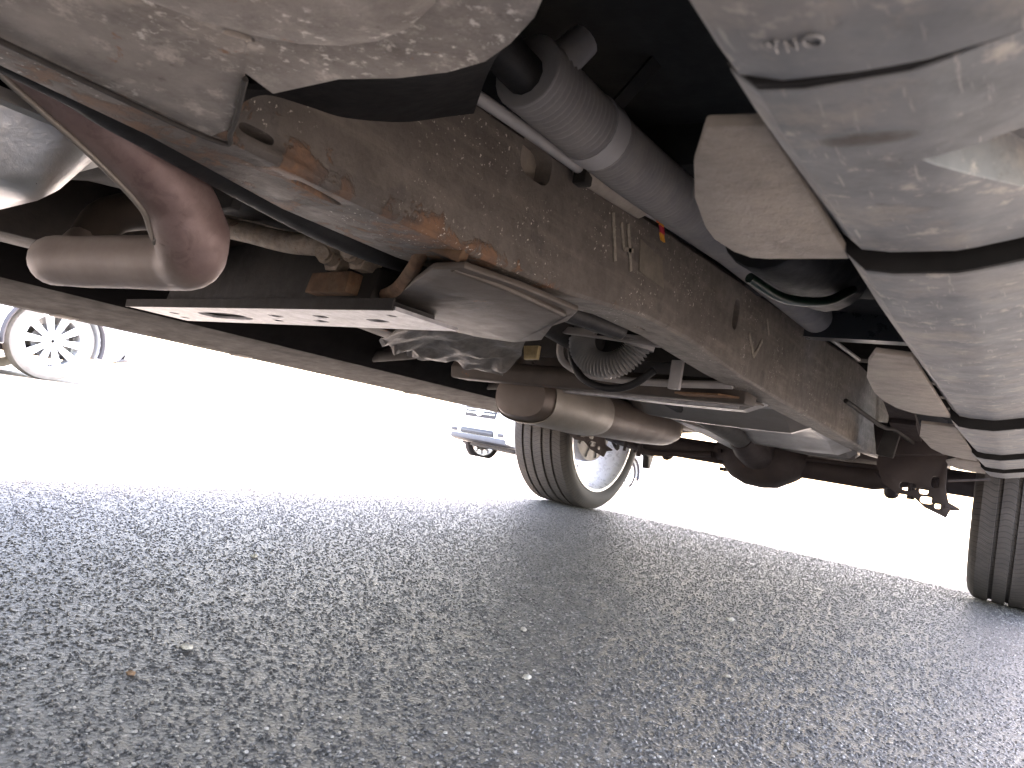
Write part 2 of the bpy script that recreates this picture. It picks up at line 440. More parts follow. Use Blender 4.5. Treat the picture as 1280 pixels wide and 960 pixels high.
# ------------------------------------------------------------------ ground
def gz(y):
    t = max(0., min(y, 45.)-5.2)
    return -.064*t*t/(t+1.0)
def ground():
    xs = [-300, -120, -60, -30, -18, -12, -8, -5, -3, -2, -1, 0, 1, 2, 3, 5, 8, 14, 30, 80, 300]
    ys = [-300, -100, -40, -15, -6, -3, -1, 0, 1, 2, 3, 4, 5, 5.5, 6, 6.5, 7, 8, 9, 10, 12, 14, 16, 18, 21, 25, 30, 37, 45, 60, 120, 400]
    mb = MB(); nx = len(xs)
    mb.add([(x, y, gz(y)) for y in ys for x in xs],
           [(j*nx+i, j*nx+i+1, (j+1)*nx+i+1, (j+1)*nx+i) for j in range(len(ys)-1) for i in range(nx-1)])
    o = add('ground', mb, 'asphalt', smooth=60); o['kind'] = 'structure'; o['label'] = 'grey coarse asphalt of the parking lot'
ground()

def aggregate():
    """loose and proud stones of the asphalt surface under and beside the truck"""
    me = bpy.data.meshes.new('asphalt_aggregate')
    x0, x1, y0, y1 = -2.3, .40, .04, 3.1
    me.from_pydata([(x0, y0, 0), (x1, y0, 0), (x1, y1, 0), (x0, y1, 0)], [], [(0, 1, 2, 3)])
    o = bpy.data.objects.new('asphalt_aggregate', me); COL.objects.link(o)
    o['kind'] = 'stuff'; o['label'] = 'small stones bedded in the asphalt surface'; o['category'] = 'gravel'
    g = bpy.data.node_groups.new('aggregate', 'GeometryNodeTree')
    g.interface.new_socket('Geometry', in_out='INPUT', socket_type='NodeSocketGeometry')
    g.interface.new_socket('Geometry', in_out='OUTPUT', socket_type='NodeSocketGeometry')
    n = g.nodes; L = g.links.new
    gi = n.new('NodeGroupInput'); go = n.new('NodeGroupOutput')
    join = n.new('GeometryNodeJoinGeometry')
    for seed, dens, s0, s1, sink in ((1, 36000, .0007, .0026, .0009), (2, 1500, .0018, .0036, .0019)):
        dp = n.new('GeometryNodeDistributePointsOnFaces'); dp.inputs['Density'].default_value = dens; dp.inputs['Seed'].default_value = seed
        L(gi.outputs[0], dp.inputs['Mesh'])
        ic = n.new('GeometryNodeMeshIcoSphere'); ic.inputs['Radius'].default_value = 1; ic.inputs['Subdivisions'].default_value = 2
        sp = n.new('GeometryNodeSetPosition'); nz = n.new('ShaderNodeTexNoise'); nz.inputs['Scale'].default_value = 1.1
        po = n.new('GeometryNodeInputPosition')
        sb = n.new('ShaderNodeVectorMath'); sb.operation = 'SUBTRACT'; sb.inputs[1].default_value = (.5, .5, .5)
        L(po.outputs[0], nz.inputs['Vector']); L(nz.outputs['Color'], sb.inputs[0])
        ml = n.new('ShaderNodeVectorMath'); ml.operation = 'SCALE'; ml.inputs['Scale'].default_value = 1.5
        L(sb.outputs[0], ml.inputs[0]); L(ml.outputs[0], sp.inputs['Offset']); L(ic.outputs[0], sp.inputs['Geometry'])
        sm = n.new('GeometryNodeSetMaterial'); sm.inputs['Material'].default_value = M['stone']; L(sp.outputs[0], sm.inputs[0])
        ip = n.new('GeometryNodeInstanceOnPoints'); L(dp.outputs['Points'], ip.inputs['Points']); L(sm.outputs[0], ip.inputs['Instance'])
        rv = n.new('FunctionNodeRandomValue'); rv.data_type = 'FLOAT_VECTOR'; rv.inputs[0].default_value = (0, 0, 0); rv.inputs[1].default_value = (6.28, 6.28, 6.28)
        L(rv.outputs[0], ip.inputs['Rotation'])
        rs = n.new('FunctionNodeRandomValue'); rs.data_type = 'FLOAT'; rs.inputs[2].default_value = s0; rs.inputs[3].default_value = s1; rs.inputs['Seed'].default_value = 5+seed
        L(rs.outputs[1], ip.inputs['Scale'])
        ti = n.new('GeometryNodeTranslateInstances'); ti.inputs['Translation'].default_value = (0, 0, -sink); ti.inputs['Local Space'].default_value = False
        L(ip.outputs[0], ti.inputs[0]); L(ti.outputs[0], join.inputs[0])
    L(join.outputs[0], go.inputs[0])
    md = o.modifiers.new('stones', 'NODES'); md.node_group = g
    me.materials.append(M['stone'])
aggregate()

# ------------------------------------------------------------------ the truck
CX, D, TR = -.82, 2.95, .382       # centre line, rear axle, tyre radius
T = empty('pickup_truck', (CX, 1.1, 0), label='pickup truck seen from underneath, rusty frame rail, exhaust and grey running boards', category='truck')

def rail(name, side, mat, cuts):
    st = [(-1.7, .45, .60, .075), (-.3, .436, .57, .08), (.1, .433, .565, .058), (.22, .433, .565, .068), (.35, .432, .567, .10), (.5, .436, .572, .115),
          (.65, .443, .58, .105), (.85, .462, .592, .085), (1.0, .463, .60, .08), (1.25, .449, .613, .075), (1.6, .441, .63, .07), (2.3, .428, .665, .065),
          (2.65, .42, .665, .06), (3.1, .425, .66, .06), (3.7, .44, .65, .06), (4.1, .45, .64, .06)]
    secs = []
    for (y, zb, zt, wd) in st:
        xo = CX+side*.41; xi = CX+side*(.41-wd)
        secs.append([(xo, y, zb+.004), (xo-side*.004, y, zb), (xi, y, zb+.003), (xi, y, zt), (xo-side*.012, y, zt), (xo, y, zt-.012)])
    return add(name, MB().loft(secs), mat, T, cut=cuts, bevel=.003)
X_, Y_, Z_ = (1, 0, 0), (0, 1, 0), (0, 0, 1)
o_rail = rail('frame_rail', 1, 'frame', [
    slot((-.41, .551, .550), Y_, Z_, X_, .027, .019, .03),
    slot((-.41, 1.176, .545), Y_, Z_, X_, .014, .026, .03),
    slot((-.41, .254, .4445), Y_, Z_, X_, .013, .0035, .03),
    slot((-.43, .322, .432), (-.12, 1, 0), X_, Z_, .024, .006, .03),
    slot((-.455, .70, .447), Y_, X_, Z_, .012, .004, .03),
    slot((-.46, .93, .463), Y_, X_, Z_, .016, .004, .03),
])
add('hole_plug', MB().box(-.447, -.43, .515, .588, .52, .575), 'connector', o_rail, bevel=.002)
rail('frame_rail', -1, 'shadedframe', None)
# faded paint marks on the rail face
def stroke(name, pts, wd, x=-.4095):
    mb = MB()
    for a, b in zip(pts[:-1], pts[1:]):
        a = Vector((0, *a)); b = Vector((0, *b)); t = (b-a).normalized(); nn = Vector((0, -t.z, t.y))*wd/2
        q = [a-nn, b-nn, b+nn, a+nn]
        mb.prism([(x, p.y, p.z) for p in q], (.0012, 0, 0))
    return add(name, mb, 'chalk', o_rail, smooth=0)
stroke('paint_digit', [(.712, .556), (.735, .505)], .006)
stroke('paint_digit', [(.735, .552), (.752, .525), (.775, .53)], .005)
stroke('paint_digit', [(.752, .556), (.778, .505)], .006)
stroke('paint_mark', [(1.255, .528), (1.30, .495), (1.335, .532)], .008)
stroke('paint_mark', [(1.345, .575), (1.37, .55)], .007)
add('paint_patch', MB().prism([(-.4098, .79, .55), (-.4098, .86, .545), (-.4098, .88, .51), (-.4098, .80, .512)], (.001, 0, 0)),
    plain('faded_patch', (.22, .20, .17), .85, 0, .2, 60, .5, (.17, .155, .14), bump=.3), o_rail, smooth=0)

# cab mount bracket: dusty plate welded to the lower edge of the rail
def mount():
    out = [(-.413, -.45), (-.409, .113), (-.4075, .224), (-.385, .222), (-.318, .185), (-.322, .204), (-.275, .206), (-.245, .214), (-.217, .217), (-.195, .215), (-.176, .207),
           (-.158, .196), (-.143, .182), (-.125, .15), (-.115, .05), (-.115, -.45)]
    # the plate bulges down a little away from the rail
    grid = MB(); pts = [Vector((x, y, .4285+.006*min(1, (x+.413)/.12))) for x, y in out]
    grid.prism(pts, (0, 0, .006))
    p = add('cab_mount_bracket', grid, 'mount', T, cut=[slot((-.287, .161, .434), (.25, 1, 0), (1, -.25, 0), Z_, .0062, .0024, .05)], bevel=.0012)
    rim = MB()
    rim.tube(spline([(-.411, -.2, .428), (-.4085, .113, .427), (-.408, .224, .4275), (-.385, .2225, .429), (-.318, .1855, .431)], 6), .0016, 6)
    add('weld_seam', rim, 'weld', p)
    # raised stiffening dome of the mount, off the plate
    dome = MB()
    secs = []
    for k in range(7):
        a = k/6*PI/2
        rr_ = math.cos(a)
        secs.append([(-.225+.085*(.45+.55*rr_)*math.cos(t), .085+.10*(.45+.55*rr_)*math.sin(t), .434-.010*math.sin(a)) for t in [2*PI*j/28 for j in range(28)]])
    dome.loft(secs)
    add('mount_dome', dome, 'mount', p, smooth=60)
    # rubber mount body and cup above the plate
    rb = MB(); rb.rev([(0, .02), (0, .085), (.02, .095), (.07, .085), (.09, .092), (.14, .08), (.16, .02)], 32, 'Z', (-.255, .10, .445))
    add('rubber_mount', rb, 'rubber', p)
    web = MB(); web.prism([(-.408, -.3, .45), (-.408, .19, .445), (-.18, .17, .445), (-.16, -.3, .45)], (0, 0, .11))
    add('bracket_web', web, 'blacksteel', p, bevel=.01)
mount()
def mount_shade_sheet():  # added black sheet standing in for the shadow between plate and rail
    A = spline([(-.345, .196, .437), (-.322, .203, .437), (-.275, .205, .437), (-.245, .212, .437), (-.217, .215, .437), (-.195, .213, .437), (-.176, .205, .437)], 5)
    B = spline([(-.4085, .235, .455), (-.4085, .253, .471), (-.4085, .285, .479), (-.4085, .317, .486), (-.4085, .369, .507), (-.4085, .41, .53), (-.4085, .447, .551)], 5)
    mb = MB().loft([[a_.lerp(b_, q/6)+Vector((0, 0, .012*math.sin(PI*q/6))) for q in range(7)] for a_, b_ in zip(A, B)], closed=False)
    add('mount_shade', mb, 'shadeblack', T, thick=.003, smooth=60)
M['shadeblack'] = plain('black_shade', (.014, .014, .015), .85, 0, .3, 30, bump=.1, spec=.15)  # near-black that paints shade on the board ends and behind the mount plate
mount_shade_sheet()

# gusset between rail and transmission crossmember, with a rusty rolled edge
def gusset():
    o_ = [(-.408, .47), (-.404, .552), (-.411, .674), (-.452, .722), (-.486, .743), (-.55, .82), (-.629, .868), (-.69, .855), (-.723, .822), (-.70, .73), (-.685, .661), (-.645, .612), (-.581, .569), (-.507, .515), (-.446, .471)]
    zt = lambda x, y: .4215+.010*max(0, (x+.55)/.14)*(y-.47)/.2 - .004*math.sin((x+.7)*9)
    p = add('gusset_bracket', MB().prism([(x, y, zt(x, y)) for x, y in o_], (0, 0, .007)), 'rustbracket', T, bevel=.002)
    e = MB(); e.tube(spline([(-.70, .655, .428), (-.655, .612, .424), (-.585, .568, .424), (-.51, .512, .432), (-.47, .482, .445), (-.44, .47, .440), (-.415, .475, .432)], 8), .0075, 10)
    add('rolled_edge', e, 'rustedge', p)
    t = MB(); t.prism([(-.755, .574, .4165), (-.665, .562, .4165), (-.665, .565, .443), (-.750, .577, .443)], (0, .022, 0))
    add('tab', t, 'rustedge', p, bevel=.002)
    rdg = MB(); rdg.tube(spline([(-.425, .475, .4215), (-.418, .55, .4225), (-.424, .665, .424)], 6), .004, 8)
    add('folded_edge', rdg, 'rustbracket', p)
gusset()

# transmission crossmember with perforated skid plate
def crossmember():
    sk = lambda x: .572 - (x+.6)*.13
    p = MB(); secs = []
    for x, h_ in ((-1.235, .46), (-1.15, .485), (-1.02, .505), (-.9, .51), (-.8, .505), (-.72, .485), (-.64, .452)):
        y = sk(x); secs.append([(x, y, .4055), (x, y+.125, .4055), (x, y+.115, h_), (x, y+.012, h_)])
    p.loft(secs)
    o = add('transmission_crossmember', p, 'blacksteel', T, bevel=.005)
    pl = MB().prism([(-1.40, sk(-1.40), .399), (-.585, sk(-.585), .399), (-.585, sk(-.585)+.112, .399), (-1.40, sk(-1.40)+.122, .399)], (0, 0, .0045))
    cuts = []
    for x, dy, hx, hy in ((-.69, .062, .019, .010), (-.80, .045, .015, .008), (-.845, .078, .015, .008), (-.93, .05, .014, .009), (-.98, .085, .012, .007), (-1.12, .062, .075, .026), (-1.30, .05, .012, .008), (-1.34, .09, .012, .008), (-.625, .03, .007, .006)):
        cuts.append(slot((x, sk(x)+dy, .40), (1, -.13, 0), (.13, 1, 0), Z_, hx, hy, .02))
    add('skid_plate', pl, 'galv', o, cut=cuts, smooth=0)
    fl = MB().prism([(-1.40, sk(-1.40)-.002, .398), (-.585, sk(-.585)-.002, .398), (-.585, sk(-.585)-.002, .412), (-1.40, sk(-1.40)-.002, .412)], (0, -.003, 0))
    add('plate_lip', fl, 'blacksteel', o)
    for x in (-.715, -.662):
        b = MB(); c = Vector((x, sk(x)-.004, .463))
        b.tube([c+Vector((0, .02, 0)), c+Vector((0, -.006, 0)), c+Vector((0, -.007, 0))], .019, 6)
        b.tube([c+Vector((0, -.006, 0)), c+Vector((.004, -.022, 0))], .013, 12)
        b.tube([c+Vector((.004, -.022, 0)), c+Vector((.012, -.034, -.003))], .009, 10)
        add('mount_bolt', b, 'oxide', o)
crossmember()

# rear crossmember between the rails
def rear_cross():
    p = MB(); secs = []
    for k in range(9):
        x = -.46-.78*k/8; z0 = .421-.018*k/8
        secs.append([(x, 1.45, z0), (x, 1.52, z0+.002), (x, 1.53, z0+.03), (x, 1.515, z0+.052), (x, 1.455, z0+.05), (x, 1.442, z0+.03)])
    p.loft(secs); o = add('rear_crossmember', p, 'shadedframe', T, bevel=.006)
    add('tab', MB().prism([(-.50, 1.40, .428), (-.60, 1.42, .424), (-.58, 1.47, .424), (-.52, 1.47, .428), (-.47, 1.44, .43)], (0, 0, .004)), 'rustedge', o)
    add('tab', MB().prism([(-.47, 1.52, .433), (-.56, 1.53, .43), (-.55, 1.60, .43), (-.46, 1.58, .433)], (0, 0, .004)), 'rustbracket', o)
    cr = MB().box(-1.2, -.45, 3.66, 3.74, .625, .665); add('spare_crossmember', cr, 'shadedframe', T, bevel=.01)
rear_cross()

# black tube added to fill in the shadow gap along the rail's inner edge
add('rail_shade_tube', MB().tube(spline([(-.497, -.5, .462), (-.499, .10, .459), (-.514, .22, .456), (-.541, .34, .453), (-.566, .46, .452), (-.575, .58, .458), (-.56, .75, .468), (-.53, 1.0, .474)], 10), .017, 12), 'black', T)
add('brake_line', MB().tube(spline([(-.545, .18, .49), (-.56, .42, .487), (-.60, .62, .50), (-.62, .9, .51)], 8), .006, 8), 'blacksteel', T)

# exhaust
def exhaust():
    path = spline([(-.545, -.02, .580), (-.56, .08, .530), (-.573, .175, .487), (-.580, .250, .458), (-.583, .300, .432), (-.586, .322, .406)], 7)
    bend = spline([path[-1], (-.594, .330, .390), (-.614, .333, .3845), (-.64, .329, .3825)], 7)[1:]
    leg = spline([bend[-1], (-.69, .321, .381), (-.745, .311, .378), (-.785, .305, .3775), (-.82, .316, .380), (-.88, .342, .386), (-.95, .375, .395), (-.99, .41, .43)], 7)[1:]
    full = path+bend+leg
    n = len(full); nb = len(path)/n
    def rad(t):
        if t < nb: return .0205+.0105*(t/nb)**1.2
        return max(.0245, .031-(t-nb)*.045)
    o = add('exhaust_pipe', MB().tube(full, rad, 22), 'exhaust', T, smooth=70)
    # crimped seam on the upper leg, lower side
    sm = []
    for i, p in enumerate(path[6:]):
        t = (path[min(i+7, len(path)-1)]-path[min(i+5, len(path)-2)]).normalized()
        c = Vector((0, 0, .286)); v = (c-p).normalized(); s_ = t.cross(v).normalized()
        sm.append(p + s_*((.0205+.0095*((i+6)/len(path))**1.2)) + v*.009)
    for q, p in enumerate(bend[:6]):
        sm.append(sm[-1].lerp(p+Vector((.004, -.030, -.006)), .45))
    add('seam', MB().tube(sm, lambda t: .0027*(1-.8*max(0, (t-.7)/.3)), 8), 'muffcap', o, smooth=70)
    add('exhaust_pipe', MB().tube(spline([(-.98, .56, .55), (-.92, .53, .50), (-.83, .535, .482), (-.75, .55, .472), (-.69, .575, .482), (-.65, .61, .52)], 8), .0135, 12), 'oxide', T)
    add('exhaust_pipe', MB().tube(spline([(-.985, .405, .42), (-1.02, .48, .50), (-1.05, .8, .57), (-1.07, 1.2, .56), (-1.085, 1.46, .52), (-1.085, 1.62, .43)], 8), .026, 14), 'muffler', T)
    # muffler
    def oval(y, a, b, z=.383, x=-1.075):
        return [(x+a*math.copysign(abs(math.cos(t))**.8, math.cos(t)), y, z+b*math.copysign(abs(math.sin(t))**.8, math.sin(t))) for t in [2*PI*j/36 for j in range(36)]]
    secs = [oval(1.54, .05, .035), oval(1.545, .078, .052), oval(1.57, .092, .062), oval(1.60, .096, .0645, .384), oval(1.94, .097, .065, .382), oval(2.30, .097, .0645, .388), oval(2.42, .096, .063, .392), oval(2.48, .082, .051, .395), oval(2.50, .05, .03, .396)]
    mf = add('muffler', MB().loft(secs), 'muffler', T, smooth=50)
    sh = MB().loft([oval(1.573, .0965, .0665), oval(1.60, .1005, .069, .384), oval(1.87, .1015, .070, .3825), oval(1.90, .098, .066, .3825)], caps=False)
    add('heat_shield', sh, 'muffcap', mf, smooth=50, thick=.002)
    add('seam', MB().tube([(-1.065, 1.61+.33*k/8, .3150) for k in range(9)], .003, 6), 'muffler', mf)
    add('tail_pipe', MB().tube(spline([(-1.08, 2.48, .40), (-1.13, 2.66, .46), (-1.2, 2.9, .53), (-1.28, 3.2, .50), (-1.3, 3.7, .45)], 8), .028, 14), 'muffler', T)
exhaust()

# transmission with its pan
def trans():
    h = MB(); secs = []
    for y, hw, zb, zt in ((-.9, .30, .47, .9), (-.35, .27, .46, .85), (.0, .20, .462, .78), (.30, .18, .462, .72), (.34, .13, .475, .68), (.55, .10, .50, .66), (.95, .085, .53, .66)):
        secs.append([(CX+hw*math.cos(t)*(1 if abs(math.cos(t)) < .7 else .95), y, (zb+zt)/2+(zt-zb)/2*math.sin(t)) for t in [2*PI*j/16+PI/16 for j in range(16)]])
    h.loft(secs); o = add('transmission', h, 'blacksteel', T, smooth=40)
    pan = MB()
    def ring(ins, z):
        xs = (-1.0+ins, -.636-ins); ys = (-.42+ins, .282-ins*1.2)
        pts = []
        for (cx_, cy_, a0) in ((xs[1], ys[1], 0), (xs[0], ys[1], 90), (xs[0], ys[0], 180), (xs[1], ys[0], 270)):
            rr_ = .045
            for k in range(5):
                a = R(a0+k*22.5)
                sx = -1 if cx_ == xs[1] else 1; sy = -1 if cy_ == ys[1] else 1
                pts.append((cx_+sx*rr_+rr_*math.cos(a), cy_+sy*rr_+rr_*math.sin(a)+.03*((cx_+.652)/-.5), z))
        return pts
    pan.loft([ring(-.008, .472), ring(-.008, .463), ring(.004, .462), ring(.020, .425), ring(.028, .414), ring(.042, .409)])
    pa = add('pan', pan, 'alu', o, smooth=32)
    for k in range(6):
        add('pan_bolt', MB().tube([(-.648, -.30+.1*k, .470), (-.648, -.30+.1*k, .456)], .006, 6), 'blacksteel', pa)
    add('drive_shaft', MB().tube([(CX, .95, .56), (CX, 1.05, .555), (CX, 1.06, .554), (CX-.01, 2.55, .42), (CX-.01, 2.62, .41)], .042, 18), 'blacksteel', T)
    # ribs and lines behind the exhaust bend
    add('shift_bracket', MB().prism([(-.70, .42, .47), (-.80, .42, .465), (-.83, .42, .50), (-.74, .42, .53), (-.69, .42, .51)], (0, .012, 0)), 'blacksteel', T, bevel=.002)
    for k in range(3):
        add('cooler_line', MB().tube(spline([(-.62-.02*k, .30, .50+.012*k), (-.66-.02*k, .50, .505+.01*k), (-.70-.02*k, .62, .535), (-.72, .9, .55)], 8), .007, 8), 'blacksteel' if k else 'loom', T)
    add('harness', MB().tube(spline([(-.60, .48, .53), (-.65, .57, .51), (-.705, .585, .505), (-.74, .60, .54)], 8), lambda t: .012+.002*math.sin(t*60), 10), 'black', T)
trans()

# wire loom and cable along the rail
def loom():
    pts = spline([(-.351, .437, .5735), (-.352, .50, .574), (-.352, .55, .5745), (-.352, .655, .577), (-.350, .79, .584), (-.348, 1.0, .594), (-.36, 1.5, .616)], 30)
    pts = resample(pts, .0011); n = len(pts)
    o = add('wire_loom', MB().tube(pts, lambda t: .0292+.0019*math.sin(t*n*.95), 22), 'loom', T, smooth=80)
    b = spline([(-.352, .540, .5745), (-.352, .566, .575)], 4)
    add('clamp_band', MB().tube(b, .0322, 24), 'clamp', o, smooth=50)
    add('clamp_tail', MB().prism([(-.335, .545, .594), (-.335, .563, .594), (-.30, .585, .66), (-.30, .565, .66)], (-.003, 0, 0)), 'blacksteel', o)
    add('inner_cable', MB().tube(spline([(-.33, .20, .60), (-.342, .34, .578), (-.351, .42, .5705), (-.352, .52, .571)], 8), .017, 12), 'black', o)
    add('side_outlet', MB().tube(spline([(-.348, .458, .575), (-.338, .468, .598), (-.328, .478, .618)], 8), lambda t: .017-.003*t, 14), 'loom', o)
    cb = spline([(-.396, .0, .545), (-.396, .25, .550), (-.396, .40, .555), (-.396, .49, .560), (-.396, .615, .565)], 10)
    c = add('brake_cable', MB().tube(cb, .0058, 12), 'cable', T)
    add('brake_cable', MB().tube(spline([(-.396, .745, .574), (-.396, .81, .581), (-.396, .92, .589), (-.397, 1.3, .612), (-.398, 2.2, .655)], 10), .0052, 10), 'cable', T)
    q = MB(); d = Vector((0, .135, .0095)).normalized()
    a = Vector((-.396, .612, .5645)); e = Vector((-.396, .752, .5745))
    q.tube([a-d*.002, a+d*.006, a+d*.010, e-d*.012, e], lambda t: .0115 if t < .2 else .0125, 8)
    cn = add('cable_adjuster', q, 'connector', T, bevel=.0015, smooth=30)
    for k in range(3):
        add('rivet', MB().sphere((-.384, .64+.04*k, .5655+.003*k), .003, 5), 'clamp', cn)
    add('end_clip', MB().box(-.402, -.386, .605, .620, .549, .566), 'blacksteel', cn, bevel=.002)
    for nm, mt, y0, y1, z0, z1 in (('tape_band', 'orange', .781, .789, .570, .589), ('tape_band', 'yellow', .789, .800, .569, .588), ('tape_band', 'magenta', .795, .807, .561, .570), ('tape_band', 'yellow', .800, .811, .553, .561)):
        add(nm, MB().prism([(-.388, y0, z1), (-.388, y1, z1), (-.387, y1+.004, z0), (-.387, y0+.005, z0)], (-.0025, 0, 0)), mt, c)
    # green hoses and black box above the running board
    for k in range(2):
        add('green_hose', MB().tube(spline([(-.27, .80, .505+.03*k), (-.245, .86, .497+.03*k), (-.215, .93, .512+.03*k), (-.20, 1.0, .545+.03*k)], 10), .006, 10), 'green', T)
    add('canister', MB().tube([(-.26, .80, .57), (-.24, 1.05, .58)], .055, 20), 'black', T, bevel=.006)
loom()

# pleated hose loop hanging ahead of the rear crossmember
def pleat():
    c = Vector((-.705, 1.30, .512)); pts = []
    for k in range(241):
        a = R(165+k*195/240)
        pts.append(c+Vector((-math.cos(a)*-.066, .01*math.sin(a), math.sin(a)*.060)))
    o = add('pleated_hose', MB().tube(pts, lambda t: .0245+.0035*math.sin(t*2*PI*34), 16), 'cable_dark', T, smooth=80)
    add('hose_clamp', MB().tube([(-.636, 1.3, .510), (-.638, 1.3, .494)], .030, 18), 'clamp', o)
    pl = MB(); pl.prism([(-.80, 1.255, .522), (-.62, 1.255, .512), (-.57, 1.255, .506), (-.575, 1.25, .492), (-.66, 1.25, .498), (-.79, 1.25, .506)], (0, .012, .0))
    add('hose_plate', pl, 'loom', o, bevel=.003, cut=[slot((-.70, 1.25, .510), X_, Z_, Y_, .018, .004, .03), slot((-.64, 1.25, .504), X_, Z_, Y_, .012, .003, .03)])
    add('hose_guard', MB().tube(spline([(c.x-.101, 1.315, .525), (c.x-.094, 1.315, .47), (c.x-.06, 1.315, .425), (c.x, 1.315, .409), (c.x+.055, 1.315, .42), (c.x+.10, 1.315, .455)], 10), .008, 10), 'black', T)
    add('fuel_line', MB().tube(spline([(-.86, 1.36, .53), (-.858, 1.36, .48), (-.84, 1.37, .455), (-.79, 1.38, .44), (-.70, 1.39, .437), (-.58, 1.39, .442), (-.47, 1.39, .45)], 10), .008, 10), 'loom', T)
    add('line_clip', MB().box(-.597, -.572, 1.372, 1.384, .428, .488), 'clamp', T, bevel=.002)
    add('brass_tab', MB().prism([(-.846, 1.20, .465), (-.81, 1.20, .468), (-.81, 1.20, .44), (-.84, 1.20, .437)], (0, .01, 0)), 'brass', T)
    add('support_plate', MB().prism([(-.56, 1.42, .49), (-1.1, 1.42, .47), (-1.1, 1.42, .60), (-.56, 1.42, .60)], (0, .01, 0)), 'blacksteel', T)
M['cable_dark'] = plain('pleated_hose_grey', (.20, .21, .22), .5, 0, .1, 20, .3, bump=.1)
pleat()

# crumpled foil heat shield
def foil():
    a = [(-.97, .92), (-1.06, 1.10), (-1.03, 1.17), (-.98, 1.22), (-.92, 1.25)]
    b = [(-.84, .87), (-.82, .92), (-.80, .98), (-.785, 1.05), (-.78, 1.12)]
    A = spline([(x, y, 0) for x, y in a], 8); B = spline([(x, y, 0) for x, y in b], 8); nu = len(A); nv = 18; vs = []
    for i in range(nu):
        for j in range(nv):
            t = j/(nv-1); p = A[i].lerp(B[i], t)
            c = noise.noise(Vector((p.x*14, p.y*14, 1))); c2 = 0
            z = .408+.070*t**1.4+.013*c+.010*noise.noise(Vector((p.x*30, p.y*26, 7)))
            if t < .12: z += .012*(noise.noise(Vector((p.y*40, 2, 5))))
            vs.append((p.x+.012*c, p.y+.008*c, z))
    mb = MB(); mb.add(vs, [(i*nv+j, i*nv+j+1, (i+1)*nv+j+1, (i+1)*nv+j) for i in range(nu-1) for j in range(nv-1)])
    add('foil_heat_shield', mb, 'foil', T, smooth=25, thick=.0015)
foil()

# fuel tank with pressed beads
def tank():
    pr = [(1.60, .445), (1.605, .424), (1.64, .422), (1.645, .450), (1.70, .470), (1.92, .462), (2.02, .430), (2.05, .414), (2.075, .414), (2.085, .446), (2.20, .448), (2.52, .432), (2.60, .408), (2.65, .398), (2.68, .399), (2.69, .420), (2.76, .416), (2.80, .396), (2.845, .394), (2.86, .45)]
    secs = []
    for (y, z) in pr:
        t = (y-1.6)/1.26
        xl = -.985-.06*math.sin(PI*min(1, t*1.1)) + .30*max(0, (t-.80)/.2)**1.5
        row = []
        for q in range(13):
            u = q/12; x = -.468+(xl+.468)*u
            e = .05*max(0, (u-.80)/.20)**2 + .02*max(0, (.08-u)/.08)
            row.append((x, y, z+e-.006*math.sin(PI*u)))
        row += [(xl-.01, y, .60), (-.468, y, .60)]
        secs.append(row)
    o = add('fuel_tank', MB().loft(secs), 'tank', T, smooth=14)
    add('tank_strap', MB().prism([(-.52, 1.598, .432), (-1.10, 1.598, .415), (-1.10, 1.598, .408), (-.52, 1.598, .424)], (0, .03, 0)), 'galv', o, bevel=.001)
    add('corner_shield', MB().prism([(-.98, 2.30, .425), (-.90, 2.84, .36), (-.84, 2.84, .372), (-.90, 2.45, .41)], (0, 0, .004)), 'galv', o)
tank()

